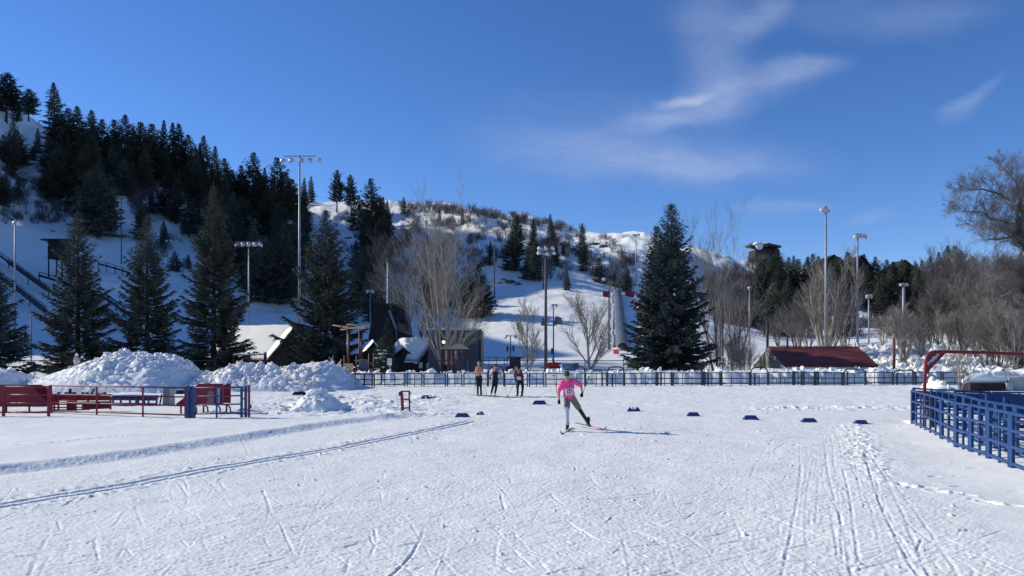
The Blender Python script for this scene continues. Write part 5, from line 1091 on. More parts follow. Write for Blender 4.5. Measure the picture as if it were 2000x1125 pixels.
# swing set
Y = 68; t = thing('swing_set', 'maroon swing frame with a snowy top beam below the snow roofed shed', 'swing set', (X(487, Y), Y, -1))
for px in (456.5, 486, 518): MB().bar((X(px, Y), Y, -1.2), (X(px, Y), Y, Zp(688, Y)), .22 if px != 456.5 else .12).build('post', MAROON, t)
MB().bar((X(455, Y), Y, Zp(693, Y)), (X(518, Y), Y, Zp(692, Y)), .18, .16).build('beam', mat('faded_red', (.32, .12, .12), .7), t)
m_ = MB()
for i in range(10): m_.ell((X(461+i*6, Y), Y-.05, Zp(691.2+random.uniform(-.4, .6), Y)), (.18, .1, .06))
m_.build('beam_snow', SNOW, t, smooth=True)
for px in (464, 470, 476, 492, 500, 508): MB().tube([(X(px, Y), Y, Zp(693, Y)), (X(px, Y), Y, Zp(706, Y))], .015, 4).build('chain', BLACK, t)
# kiosk, snowmobile, crates
Y = 60; t = thing('kiosk', 'small dark wooden kiosk with a sloping hood in front of the landing slope', 'kiosk', (X(1004, Y), Y, -.4)); k = Y/F
MB().box((X(1006, Y), Y+.5, Zp(710, Y)), (22*k, .9, 22*k)).build('wall', DKWOOD, t); r = MB(); r.prism([(X(988, Y), Y-.3, Zp(701, Y)), (X(994, Y), Y-.3, Zp(695.5, Y)), (X(1020, Y), Y-.3, Zp(697.5, Y)), (X(1020, Y), Y-.3, Zp(699.5, Y)), (X(995, Y), Y-.3, Zp(698, Y)), (X(990, Y), Y-.3, Zp(702.5, Y))], (0, 1.5, 0)); r.build('roof', SHING, t)
MB().box((X(995, Y), Y+.4, Zp(722, Y)), (16*k, .8, 12*k)).build('base', DKWOOD, t)
Y = 74; t = thing('snowmobile', 'red snowmobile parked beside the thin dark pole', 'snowmobile', on_ground(1078, Y)); z0 = Zp(719, Y); x = X(1078, Y)
b = MB(); b.prism([(x-.85, Y-.3, z0+.1), (x+.75, Y-.3, z0+.1), (x+.75, Y-.3, z0+.35), (x+.1, Y-.3, z0+.5), (x-.25, Y-.3, z0+.6), (x-.8, Y-.3, z0+.3)], (0, .6, 0)); b.build('body', mat('snowmobile_red', (.6, .03, .03), .4), t)
b = MB(); b.prism([(x+.1, Y-.2, z0+.5), (x+.3, Y-.2, z0+.5), (x+.15, Y-.2, z0+1.0), (x, Y-.2, z0+.95)], (0, .4, 0)); b.build('windshield', BLACK, t); b = MB(); b.prism([(x+.1, Y-.2, z0+.35), (x+.95, Y-.2, z0+.4), (x+.95, Y-.2, z0+.52), (x+.1, Y-.2, z0+.58)], (0, .4, 0)); b.build('seat', BLACK, t)
for dy in (-.35, .35): MB().bar((x-1.2, Y+dy, z0+.05), (x-.4, Y+dy, z0+.05), .12, .04).build('ski', BLACK, t)
MB().box((x+.3, Y, z0+.06), (1.2, .4, .16)).build('track', BLACK, t)
Y = 70; t = thing('equipment_crate', 'low blue grey crate behind the pink shirted skier', 'crate', on_ground(1113, Y)); MB().box((X(1109, Y), Y+.5, Zp(717, Y)), (24*Y/F, 1, 11*Y/F)).build('box', mat('pale_blue_panel', (.25, .33, .45), .6), t); MB().box((X(1126, Y), Y+.45, Zp(716, Y)), (9*Y/F, 1.1, 14*Y/F)).build('end_box', mat('slate_blue', (.07, .12, .2), .6), t); MB().box((X(1109, Y), Y+.5, Zp(711, Y)), (25*Y/F, 1.05, .08)).build('lid', GREYW, t)
# snow covered planter at right
Y = 43; t = thing('snow_covered_planter', 'low dark trough under a thick bolster of snow at the right edge', 'planter', (X(1940, Y), Y, 0)); k = Y/F
MB().box((X(1932, Y), Y+.6, Zp(757, Y)), (74*k, 1.2, 17*k)).build('box', DKWOOD, t)
b = MB(); pts = [(1890+i*9, 746-6*math.sin(min(1, i/4)*math.pi/2)+(i > 5)*2) for i in range(11)]; b.tube([(X(a_, Y), Y+.5, Zp(b_, Y)) for a_, b_ in pts], [.12, .22, .3, .33, .33, .31, .28, .24, .22, .2, .12], 12); b.build('snow_bolster', SNOW, t, smooth=True)
MB().box((X(1969, Y), Y-.05, Zp(757, Y)), (11*k, .2, 19*k)).build('end_block', CONC, t); b = MB(); b.prism([(X(1975, Y), Y+.2, 0), (X(2010, Y), Y+.2, 0), (X(2010, Y), Y+.2, Zp(736, Y)), (X(1975, Y), Y+.2, Zp(738, Y))], (0, 1.0, 0)); b.build('side_wall', CONC, t)
# brown fallen brush pile
m_ = MB(); rd = random.Random(3)
for i in range(260):
    p = Vector((X(rd.uniform(1915, 1965), 56), 56+rd.uniform(-1, 1), rd.uniform(.1, 1.0))); d = Vector((rd.uniform(-1, 1), rd.uniform(-1, 1), rd.uniform(-.4, .9))).normalized(); m_.tube([p, p+d*rd.uniform(.4, 1.3)], [.02, .008], 3, cap=False)
tag(m_.build('brush_heap', TWIGD), 'tangled brown brush heap at the foot of the ploughed bank', 'brush heap')

# ------------------------------------------------------------------ left livestock panels (near row)
def lpanel(name, label, A, B, zs, uprights, m, posts_=(True, True), pr=.035, topz=None, cat='fence panel', group=None, w=.045):
    A = Vector(A); B = Vector(B); t = thing(name, label, cat, (A+B)/2, group); Z = Vector((0, 0, 1)); rl = MB()
    for z in zs: rl.tube([A+Z*z, B+Z*z], w/2+.002, 8)
    rl.build('rails', m, t, smooth=True)
    for u in uprights:
        p = A+(B-A)*u; MB().box(p+Z*((zs[0]+.0)/2-.04), (w, w, zs[0]+.08)).build('upright', m, t)
    for ok, p in zip(posts_, (A, B)):
        if ok: MB().box(p+Z*((topz or zs[0])/2-.03), (pr*2, pr*2, (topz or zs[0])+.12)).build('post', m, t)
    return t
def gp(px, Y): return on_ground(px, Y*.975)
RP = 'red livestock panels of the near row'
lpanel('livestock_panel', 'red livestock panel at the left edge in front of the sheeted chute', gp(-110, 26.4), gp(7, 26.3), (1.02, .74, .45, .13), (.5,), RED, group=RP)
lpanel('livestock_panel', 'short red livestock panel between the first two posts at the left', gp(8.5, 26.3), gp(95, 26.2), (1.02, .74, .45, .13), (), RED, posts_=(False, True), group=RP)
lpanel('livestock_panel', 'long red livestock panel slanting toward the blue double post', gp(99, 27.6), gp(363, 25.4), (1.0, .69, .40, .09), (.36, .70), RED, posts_=(True, True), group=RP)
t = thing('gate_post', 'stout navy double post joining the red panel and the blue gate', 'post', gp(371, 25.3)); g0 = ORG[t.name]; z_ = g0.z
MB().box((g0.x-.06, g0.y, z_+.5), (.09, .09, 1.12)).build('post', NAVY, t); MB().box((g0.x+.08, g0.y+.03, z_+.5), (.16, .10, 1.08)).build('post', NAVY, t); MB().box((g0.x-.01, g0.y-.03, z_+.98), (.1, .06, .14)).build('hinge', NAVY, t)
t = lpanel('gate', 'small blue livestock gate with four rails right of the double post', gp(378, 25.2), gp(472, 25.2), (1.0, .72, .44, .14), (.48,), NAVY, cat='gate')
a = gp(480, 25.1); tag(MB().box(a+Vector((0, 0, .48)), (.075, .075, 1.1)).box(a+Vector((-.03, -.02, .62)), (.16, .05, .05)).box(a+Vector((-.03, -.02, .9)), (.16, .05, .05)).build('gate_post', NAVY), 'navy latch post at the right end of the blue gate', 'post')
a = gp(486.5, 25.1); tag(MB().box(a+Vector((0, 0, .5)), (.06, .06, 1.12)).box(a+Vector((.04, -.02, .35)), (.09, .05, .12)).build('gate_post', RED), 'single red post standing right of the blue gate', 'post')
def chute(label, Y, poly, legs, stripe=False):
    Wp = [P(px, py, Y) for px, py in poly]; cx_ = sum(p.x for p in Wp)/len(Wp); t = thing('cattle_chute', label, 'cattle chute', (cx_, Y, ground_z(cx_, Y)))
    for dy in (0, .75): b = MB(); b.prism([p+Vector((0, dy, 0)) for p in Wp], (0, .03, 0)); b.build('side_sheet', RED, t)
    fr = MB(); n = len(Wp)
    for i in range(n): fr.bar(Wp[i]+Vector((0, -.01, 0)), Wp[(i+1) % n]+Vector((0, -.01, 0)), .05, .05, up=(0, 1, 0))
    fr.build('frame', RED, t)
    for (px, curve) in legs:
        zt = min(p.z for p in Wp); zb = ground_z(X(px, Y), Y); x = X(px, Y)
        if curve: MB().tube([(x-.22, Y-.02, zt), (x-.08, Y-.02, zt-.02), (x, Y-.02, zt-.12), (x+.01, Y-.02, zb-.05)], .03, 8).build('leg', RED, t, smooth=True)
        else: MB().bar((x, Y-.02, zt), (x, Y-.02, zb-.05), .05).build('leg', RED, t)
    return t
chute('red sheeted chute with a sloping right end behind the leftmost panels', 27.6, [(-60, 753), (54, 753), (62, 756), (91, 785), (91, 793), (-60, 793)], [(13, False), (58, False), (-40, False)])
t = chute('red sheeted chute with curved skid legs behind the blue gate', 26.8, [(345, 790), (362, 777), (380, 758), (390, 750.5), (435, 750.5), (435, 790)], [(354, False), (384, True), (398, False), (406, True), (430, True), (443, False), (450, True)])
Y = 26.75; MB().bar(P(416, 751, Y), P(403, 790, Y), .03, .03, up=(0, 1, 0)).build('brace', mat('faded_red', (.32, .12, .12)), t); MB().box(P(412, 777, Y), (.24, .02, .5)).build('window_plate', mat('faded_red', (.32, .12, .12)), t); MB().box(P(426, 772, Y), (.14, .02, .55)).build('window_plate', CONC, t)
m_ = MB()
for i in range(7): m_.ell(P(416+i*3.2, 749.6+random.uniform(-.3, .5), 27.1), (.09, .3, .035))
m_.build('roof_snow', SNOW, t, smooth=True)
# bundle of red gates and plates
Y = 27.9; t = thing('stacked_red_gates', 'bundle of stacked red livestock gates and plates with pale lettering', 'stacked gates', (X(160, Y), Y, ground_z(X(160, Y), Y)))
pl = MB(); pl.prism([P(103, 770, Y), P(205, 768, Y), P(213, 772, Y), P(217, 779, Y), P(217, 782, Y), P(103, 783, Y)], (0, .04, 0)); pl.build('plate', RED, t)
pl = MB(); pl.prism([P(130, 783, Y+.1), P(145, 783, Y+.1), P(145, 802, Y+.1), P(130, 803, Y+.1)], (0, .04, 0)); pl.prism([P(160, 786, Y+.15), P(216, 785, Y+.15), P(216, 798, Y+.15), P(160, 800, Y+.15)], (0, .04, 0)); pl.build('plate', RED, t)
for yq, off in ((772, 0), (778, .2), (786, .1), (790, .3), (796, .05), (801, .15)): MB().bar(P(101, yq, Y-.1+off), P(217 if yq < 800 else 175, yq-1.5, Y-.1+off), .05, .045).build('rail', RED, t)
for px, a, b in ((101, 768, 806), (106, 770, 805), (114, 772, 806), (148, 769, 803), (172, 768, 800), (190, 768, 798), (216, 780, 800)): MB().bar(P(px, a, Y-.14), P(px, b, Y-.14), .05).build('upright', RED, t)
MB().bar(P(137, 759, Y+.2), P(137, 770, Y+.2), .07).build('stub', BLACK, t); MB().bar(P(184, 760, Y+.2), P(179, 769, Y+.2), .05).build('stub', BLACK, t)
m_ = MB()
for px in (115, 129, 132, 143, 146, 162, 170, 205): m_.box(P(px, 767.5, Y+.1), (.07, .1, .06))
m_.build('latch', BLACK, t)
def text(body, size, origin, rot, m, parent, name='lettering', ext=.004):
    cu_ = bpy.data.curves.new(name, 'FONT'); cu_.body = body; cu_.size = size; cu_.extrude = ext; cu_.align_x = 'CENTER'; cu_.align_y = 'CENTER'; cu_.offset = size*.02
    o = bpy.data.objects.new(name, cu_); C.objects.link(o); dg = bpy.context.evaluated_depsgraph_get(); me_ = bpy.data.meshes.new_from_object(o.evaluated_get(dg)); bpy.data.objects.remove(o)
    o2 = bpy.data.objects.new(name, me_); me_.materials.clear(); me_.materials.append(m); C.objects.link(o2); o2.parent = parent; o2.location = Vector(origin)-ORG[parent.name]; o2.rotation_euler = rot; return o2
text('Priefert', .085, P(127, 782, Y-.19), (R(90), 0, 0), LAMPW, t)
# blue alley frame lying behind
Y = 31.5; t = thing('blue_alley_frame', 'low blue alley frame lying on the snow behind the long red panel', 'alley frame', (X(265, Y), Y, ground_z(X(265, Y), Y)))
for yq in (773.5, 776, 780, 788, 792): MB().bar(P(218, yq, Y), P(309 if yq < 778 else 304, yq+1, Y), .05, .07 if yq > 776 else .11).build('rail', BLUE, t)
for px, a, b in ((221, 773, 796), (236, 775, 792), (254, 776, 794), (268, 778, 794), (282, 775, 795), (290, 775, 792), (306, 775, 795)): MB().bar(P(px, a, Y-.05), P(px, b, Y-.05), .06 if px != 268 else .12).build('upright', BLUE, t)
MB().bar(P(316, 770, Y), P(311, 796, Y), .05).build('brace', BLACK, t)
Y = 31.3; t = thing('concrete_block', 'upright grey concrete block with a chamfered side behind the long red panel', 'concrete block', (X(326, Y), Y, 0)); b = MB(); b.prism([P(317, 796, Y), P(330, 796, Y), P(330, 756, Y), P(319, 756, Y)], (0, .5, 0)); b.build('block', mat('concrete_dark', (.16, .17, .19), .85), t)
b = MB(); b.prism([P(330, 796, Y+.02), P(333.5, 796, Y+.02), P(333.5, 778, Y+.02), P(331, 774, Y+.02), P(336, 766, Y+.02), P(336, 760, Y+.02), P(330, 758, Y+.02)], (0, .4, 0)); b.build('chamfer', CONC, t)
# ladder like red frame
t = thing('red_ladder_frame', 'short red steel frame like a ladder standing alone in the snow beside the trail', 'steel frame', gp(791, 26.3)); Y = 26.3
b = MB(); b.prism([P(781.5, 764, Y), P(786.5, 764, Y), P(790, 813, Y), P(784, 813, Y)], (0, .06, 0)); b.build('upright', RED, t); b = MB(); b.bar(P(799, 763, Y), P(800.5, 813, Y), .05, .05); b.build('upright', RED, t)
for yq in (764.5, 780, 797): MB().bar(P(783, yq, Y+.01), P(801, yq-.3, Y+.01), .05, .05).build('rung', RED, t)
for yq in (768, 785, 807): MB().box(P(801.5, yq, Y), (.05, .09, .05)).build('hook', RED, t)
MB().box(P(780.5, 769, Y), (.06, .09, .13)).build('hook', RED, t)

# ------------------------------------------------------------------ blue corral on the right
BP = 'blue corral panels of the front row'
cor = [(12.05, 22.5), (9.05+2.45, 20.55), (11.02, 19.0), (10.48, 17.3), (9.90, 15.55), (9.15, 13.55), (8.45, 11.5)]
cor = [(X(1781, 22.5), 22.5), (X(1839, 18.5), 18.5), (X(1867, 17.0), 17.0), (X(1896, 16.0), 16.0), (X(1931, 14.9), 14.9), (X(1975, 13.7), 13.7), (X(2038, 12.3), 12.3)]
clab = ['longest blue corral panel at the far corner nearest the red arch', 'short blue corral panel second from the far corner', 'blue corral panel in the middle of the front row', 'blue corral panel between the fourth and fifth stout posts', 'blue corral panel next to the right edge of the photo', 'blue corral panel running out of the photo at the right edge']
def cpanel(A, B, label, group, m=BLUE, top=1.0, n_up=1, name='corral_panel', zs=None, gz=None):
    A = Vector((*A, 0)); B = Vector((*B, 0)); A.z = ground_z(A.x, A.y) if gz is None else gz; B.z = ground_z(B.x, B.y) if gz is None else gz
    t = thing(name, label, 'corral panel', (A+B)/2, group); Z = Vector((0, 0, 1)); d = (B-A).normalized(); A2 = A+d*.05; B2 = B-d*.05; rl = MB()
    for z in (zs or (top, top*.69, top*.39, top*.08)): rl.bar(A2+Z*z, B2+Z*z, .045, .05)
    rl.build('rails', m, t)
    for p in (A2, B2): MB().bar(p-Z*.1, p+Z*(top+.03), .06, .07).build('post', m, t)
    for i in range(n_up): p = A2+(B2-A2)*(i+1)/(n_up+1); MB().bar(p-Z*.1, p+Z*top, .035, .045).build('upright', m, t)
    return t
for i in range(6): cpanel(cor[i], cor[i+1], clab[i], BP, n_up=(5, 1, 1, 1, 1, 1)[i])
# white kick boards seen under the bottom rail on the inner side
def off(p, dx, dy=0): return (p[0]+dx, p[1]+dy)
for i in range(6): cpanel(off(cor[i], .75, .3), off(cor[i+1], .75, .3), 'inner row blue panel behind the %s front row panel from the far corner' % ORD[i], 'blue corral panels of the inner row', n_up=(4, 1, 1, 1, 1, 1)[i], m=BLUE, top=.98)
for k_, (Yr, lab, x0, x1) in enumerate(((23.2, 'farthest', 12.5, 19.5), (21.2, 'second farthest', 12.6, 19.0), (19.0, 'third farthest', 12.1, 17.6), (17.4, 'fourth farthest', 11.5, 16.2), (15.8, 'nearest', 10.9, 14.4))):
    n = 3
    for i in range(n):
        a = (x0+(x1-x0)*i/n, Yr-.25*i); b = (x0+(x1-x0)*(i+1)/n-.02, Yr-.25*(i+1)); t = cpanel(a, b, 'blue cross panel in the %s row inside the corral, %s along it' % (lab, ('first', 'second', 'third')[i]), 'blue cross panels inside the corral', n_up=2, top=1.0)
        A = Vector((*a, ground_z(*a))); B = Vector((*b, ground_z(*b))); d = (B-A).normalized(); Z = Vector((0, 0, 1))
        sh = MB()
        for (z0, z1) in ((.72, .94), (.45, .62)) if k_ < 3 else ((.68, .82),): sh.bar(A+d*.1+Z*(z0+z1)/2+Vector((0, .03, 0)), B-d*.1+Z*(z0+z1)/2+Vector((0, .03, 0)), .015, z1-z0)
        sh.build('sheet', BLUE, t)
# black pipe rail above the far side
t = thing('black_pipe_rail', 'black square pipe rail standing above the far side of the corral', 'rail', (X(1880, 26), 26, 0)); A = P(1813, 767.5, 26); B = P(2080, 779, 26)
MB().bar(A, B, .09, .09).build('rail', BLACK, t)
for q, px in enumerate((1813.5, 1920.5, 2030)): p = A+(B-A)*((px-1813)/267); MB().bar((p.x, 26, ground_z(p.x, 26)-.1), (p.x, 26, p.z-.045), .09).build('post', BLACK, t)
# red arch
Y = 21.6; t = thing('red_arch', 'tall red steel entry arch with white lettering on its corner gusset, above the corral', 'arch', (X(1840, Y), Y, 0)); gz = ground_z(X(1806, Y), Y)
pts = [Vector((X(1805, Y), Y, gz-.1)), P(1806, 740, Y), P(1808.5, 704, Y), P(1812, 694, Y), P(1819, 688.5, Y), P(1828, 686.8, Y), P(1850, 687, Y), P(1930, 689, Y), P(2010, 692.5, Y), P(2090, 696, Y)]
MB().tube(pts, .048, 10).build('hoop', RED, t, smooth=True)
b = MB(); b.prism([P(1808, 735, Y-.01), P(1811, 700, Y-.01), P(1820, 690, Y-.01), P(1848, 689, Y-.01), P(1836, 702, Y-.01), P(1822, 716, Y-.01)], (0, .02, 0)); b.build('gusset', RED, t)
text('Priefert', .145, P(1822, 701.5, Y-.035), (R(90), R(-43), 0), BIBW, t)
MB().tube([Vector((X(2090, Y), Y, gz-.1)), P(2090, 696, Y)], .048, 8).build('far_post', RED, t)
t = thing('brown_gate_post', 'dark red brown gate post inside the corral corner below the arch', 'post', (X(1822, 21.2), 21.2, 0)); MB().bar((X(1822, 21.2), 21.2, -.1), (X(1822, 21.2), 21.2, 1.0), .12).build('post', mat('dark_red', (.09, .02, .025), .6), t); MB().box((X(1822, 21.2), 21.2, 1.02), (.15, .15, .03)).build('cap', BLACK, t)

# ------------------------------------------------------------------ marker boards on the snow
MK = 'blue course marker boards lying on the snow'
for (px, py, w_, m_, l_, sn) in ((585, 771.5, 30, BLACK, 'dark marker board lying beyond the small isolated snow mound', False), (350, 770, 26, BLACK, 'dark marker board between the concrete block and the red chute', False), (838, 779, 34, BLUE, 'snow flecked blue marker right of the red ladder frame', True),
        (903, 815, 31, BLUE, 'blue marker nearest the end of the ski track, left of its snowy neighbour', False), (938, 810, 16, BLUE, 'small snow capped blue marker beside the one at the end of the ski track', True), (1054, 790, 30, BLUE, 'blue marker left of the pink shirted skier', False), (1238, 804, 27, BLUE, 'snow flecked blue marker right of the skier shadow', True), (1354, 812, 26, BLUE, 'first clean blue marker right of the snow flecked one', False), (1466, 820, 30, BLUE, 'blue marker below the left end of the red roofed shelter', False), (1580, 825, 31, BLUE, 'blue marker second from the right of the row', False), (1681, 828, 28, BLUE, 'rightmost blue marker at the head of the trampled tracks', False)):
    Yq = CH*F/(py-HZ); x = X(px, Yq); k = Yq/F; hw = w_/2*k; z0 = ground_z(x, Yq)-.02; h_ = (6.5 if w_ > 20 else 5)*k+.04; dpt = .30
    b = MB(); b.add([(x-hw, Yq-dpt/2, z0), (x+hw, Yq-dpt/2, z0), (x+hw, Yq+dpt/2, z0), (x-hw, Yq+dpt/2, z0), (x-hw*.62, Yq-.03, z0+h_), (x+hw*.62, Yq-.03, z0+h_), (x+hw*.62, Yq+.03, z0+h_), (x-hw*.62, Yq+.03, z0+h_)], [(3, 2, 1, 0), (4, 5, 6, 7), (0, 1, 5, 4), (1, 2, 6, 5), (2, 3, 7, 6), (3, 0, 4, 7)])
    o = b.build('marker_board', NAVY if m_ is BLUE else m_); tag(o, l_, 'marker board', MK)
    if sn:
        s_ = MB()
        for q in range(5): s_.ell((x+random.uniform(-.6, .6)*hw, Yq-.06, z0+h_*random.uniform(.5, .95)), (hw*random.uniform(.12, .25), .07, h_*.2), nu=8, nv=5)
        c = s_.build('snow_fleck', SNOW, o, smooth=True)
# ice clods on the snow
rd = random.Random(9)
for i, (px, py) in enumerate(((1184, 797), (1760, 848), (1545+200, 926), (360, 1102), (790, 1000))): pass

# ------------------------------------------------------------------ people
def remesh(mb, name, m, parent, vox=.012, it=3):
    o = mb.build(name, m, parent); md = o.modifiers.new('r', 'REMESH'); md.mode = 'VOXEL'; md.voxel_size = vox
    m2 = o.modifiers.new('s', 'SMOOTH'); m2.iterations = it; m2.factor = .5
    bpy.context.view_layer.update(); dg = bpy.context.evaluated_depsgraph_get(); me_ = bpy.data.meshes.new_from_object(o.evaluated_get(dg)); o.modifiers.clear(); o.data = me_
    if not me_.materials: me_.materials.append(m)
    me_.polygons.foreach_set('use_smooth', [True]*len(me_.polygons)); return o
def cap(mb, a, b, ra, rb, n=10):
    a = Vector(a); b = Vector(b); mb.tube([a+(b-a)*i/4 for i in range(5)], [ra+(rb-ra)*i/4 for i in range(5)], n); mb.ell(a, ra, nu=n, nv=6); mb.ell(b, rb, nu=n, nv=6)
def mix_(a, b, f): return Vector(a)*(1-f)+Vector(b)*f
def glove(parent, wrist, dirv, palmn, m, curl=.9, sc=1.0, name='glove'):
    w = Vector(wrist); d = Vector(dirv).normalized(); pn_ = Vector(palmn).normalized(); s_ = d.cross(pn_).normalized(); mb = MB()
    cap(mb, w, w+d*.045*sc, .030*sc, .036*sc); cap(mb, w+d*.04*sc+s_*.018*sc, w+d*.085*sc+s_*.02*sc, .024*sc, .02*sc); cap(mb, w+d*.04*sc-s_*.018*sc, w+d*.085*sc-s_*.02*sc, .024*sc, .02*sc)
    for i, (o, L) in enumerate(((.034, .070), (.012, .078), (-.011, .074), (-.032, .060))):
        k0 = w+d*.088*sc+s_*o*sc; k1 = k0+(d*.5+pn_*.6*curl)*L*.5*sc; k2 = k1+(d*-.25+pn_*.7)*L*.45*sc*curl+d*(1-curl)*.03; mb.tube([k0, k1, k2], [.0115*sc, .0105*sc, .008*sc], 7)
    b0 = w+d*.03*sc+s_*.034*sc; mb.tube([b0, b0+(d*.5+s_*.35+pn_*.4)*.045*sc, b0+(d*.9+pn_*.9)*.045*sc], [.014*sc, .012*sc, .009*sc], 7)
    return remesh(mb, name, m, parent, .007, 1)
def person(label, J, face, zb, skin=SKIN, sc=1.0, vox=.013):
    """J: joint name -> world point.  One continuous body surface."""
    c = J['pelvis']; t = thing('person', label, 'person', (c.x, c.y, zb)); mb = MB(); f = Vector(face).normalized()
    hd = J['head']; r = sc
    hm = f.to_track_quat('-Y', 'Z').to_matrix()
    mb.ell(hd+Vector((0, 0, .01)), (.078*r, .098*r, .118*r), hm, 16, 12); mb.ell(hd+f*.025-Vector((0, 0, .055*r)), (.055*r, .062*r, .055*r), hm)
    mb.ell(hd+f*.098*r-Vector((0, 0, .01)), (.014, .022, .026), hm, 8, 6)
    sdv = Vector((0, 0, 1)).cross(f).normalized()
    for s_ in (-1, 1): mb.ell(hd+sdv*s_*.078*r, (.012, .02, .03), hm, 8, 6)
    mb.ell(hd+f*.088*r-Vector((0, 0, .062)), (.026, .012, .009), hm, 8, 5)
    cap(mb, J['neck'], hd-Vector((0, 0, .06)), .058*r, .05*r)
    sh = (J['shL']+J['shR'])/2; ch = mix_(sh, J['pelvis'], .30); ws = mix_(sh, J['pelvis'], .68)
    for q, rr in ((sh-(sh-ch)*.15, (.125, .085, .07)), (ch, (.158, .112, .14)), (ws, (.135, .095, .12)), (J['pelvis'], (.15, .108, .11))): mb.ell(q, tuple(v*r for v in rr), hm, 14, 9)
    cap(mb, J['shL'], J['shR'], .058*r, .058*r); cap(mb, ch, ws, .115*r, .10*r); cap(mb, ws, J['pelvis'], .105*r, .12*r); cap(mb, J['neck'], ch, .06*r, .1*r)
    for s_ in 'LR':
        cap(mb, J['sh'+s_], J['el'+s_], .052*r, .040*r); cap(mb, J['el'+s_], J['wr'+s_], .040*r, .027*r)
        cap(mb, J['hip'+s_], J['kn'+s_], .088*r, .058*r); m1 = mix_(J['kn'+s_], J['an'+s_], .35); cap(mb, J['kn'+s_], m1, .056*r, .056*r); cap(mb, m1, J['an'+s_], .056*r, .036*r)
        cap(mb, J['an'+s_], J['an'+s_]+Vector((0, 0, -.05)), .036, .034)
    remesh(mb, 'body', skin, t, vox)
    e = MB()
    for s_ in (-1, 1): e.ell(hd+f*.090*r+sdv*s_*.032+Vector((0, 0, .012)), .0105, nu=8, nv=6)
    e.build('eyes', BLACK, t, smooth=True)
    return t, hm, f, sdv
def sleeve(J, a, b, f0, f1, r0, r1, mb): cap(mb, mix_(J[a], J[b], f0), mix_(J[a], J[b], f1), r0, r1)
def ski(label, tail, tip, m, m2, group):
    tail = Vector(tail); tip = Vector(tip); d = (tip-tail); L = d.length; dn_ = d.normalized(); Z = Vector((0, 0, 1)); s_ = dn_.cross(Z).normalized(); o_ = thing('cross_country_ski', label, 'ski', (tail+tip)/2, group)
    def strip(u0, u1, mm, nm):
        mb = MB(); n = 10; base = []
        for i in range(n+1):
            u = u0+(u1-u0)*i/n; lift = .10*max(0, (u-.90)/.10)**2; w = .022*(1 if u < .93 else 1-.7*(u-.93)/.07); p = tail+d*u+Z*(lift+.012)
            base += [p-s_*w, p+s_*w, p+s_*w-Z*.014, p-s_*w-Z*.014]
        fs_ = []
        for i in range(n):
            for q in range(4): fs_.append((i*4+q, i*4+(q+1) % 4, i*4+4+(q+1) % 4, i*4+4+q))
        fs_ += [(0, 1, 2, 3), (n*4+3, n*4+2, n*4+1, n*4)]; mb.add(base, fs_); mb.build(nm, mm, o_)
    strip(0, .60, BLACK if m2 is None else m2, 'tail_section'); strip(.6005, .80, m, 'red_section' if m is SKIRED else 'mid_section'); strip(.8005, 1, BLACK, 'tip_section'); return o_
def pole(label, a, b, group, m=BLACK):
    a = Vector(a); b = Vector(b); t = thing('ski_pole', label, 'ski pole', b, group); d = (a-b).normalized(); MB().tube([b, a], [.007, .010], 6).build('shaft', m, t); MB().tube([a-d*.13, a], [.014, .016], 8).build('grip', BLACK, t); MB().tube([b+d*.05, b+d*.07], [.028, .024], 8).build('basket', BLACK, t)
def boot(parent, an, fwd, m=BLKC, white=None):
    an = Vector(an); f_ = Vector(fwd).normalized(); mb = MB(); cap(mb, an+Vector((0, 0, .13)), an+Vector((0, 0, -.01)), .056, .05); cap(mb, an-f_*.04-Vector((0, 0, .045)), an+f_*.10-Vector((0, 0, .055)), .042, .04); cap(mb, an+f_*.09-Vector((0, 0, .055)), an+f_*.17-Vector((0, 0, .065)), .040, .03)
    return remesh(mb, 'boot', m, parent, .010, 2)
# -- the racer
YS_ = 20.9
def JJ(d, Y, k=None): return {n: P(v[0], v[1], Y+(v[2] if len(v) > 2 else 0)) for n, v in d.items()}
J = JJ(dict(head=(1107, 733.5, -.10), neck=(1108, 742, -.06), shR=(1098.5, 747.5, -.04), shL=(1118, 744.5, -.02), elR=(1091.5, 764, .02), wrR=(1092, 781.5, -.10), elL=(1134.5, 751.5, .16), wrL=(1137, 768, .02), pelvis=(1112.5, 776, .04),
            hipR=(1107.5, 778.5, .03), hipL=(1118, 778, .06), knR=(1107.5, 801, -.12), anR=(1108.3, 832, .02), knL=(1131, 798, .22), anL=(1149, 826, .62)), YS_)
zg = ground_z(J['anR'].x, J['anR'].y)
skr, hm, fc, sdv = person('racer in a pink shirt and khaki shorts skating on one leg with number bib', J, (-.10, -1, -.12), zg)
sh = MB(); shm = (J['shL']+J['shR'])/2; ch = mix_(shm, J['pelvis'], .34); ws = mix_(shm, J['pelvis'], .72)
for q, rr in ((shm-(shm-ch)*.2, (.16, .11, .075)), (ch, (.18, .14, .15)), (ws, (.165, .13, .13)), (J['pelvis']+Vector((-.02, 0, .05)), (.178, .135, .07))): sh.ell(q, rr, hm, 16, 10)
cap(sh, ch, J['pelvis']+Vector((-.01, 0, .05)), .145, .145); cap(sh, J['shL'], J['shR'], .070, .070)
sleeve(J, 'shL', 'elL', 0, .92, .072, .066, sh); sleeve(J, 'shR', 'elR', 0, .82, .072, .068, sh)
remesh(sh, 'shirt', PINK, skr, .013, 3)
s2 = MB(); s2.ell(J['pelvis'], (.165, .125, .11), hm); sleeve(J, 'hipL', 'knL', -.05, .86, .102, .088, s2); sleeve(J, 'hipR', 'knR', -.05, .84, .102, .085, s2); remesh(s2, 'shorts', KHAKI, skr, .013, 3)
s3 = MB(); sleeve(J, 'knR', 'anR', -.12, .88, .064, .046, s3); remesh(s3, 'leg_sleeve', GREYC, skr, .010, 2)
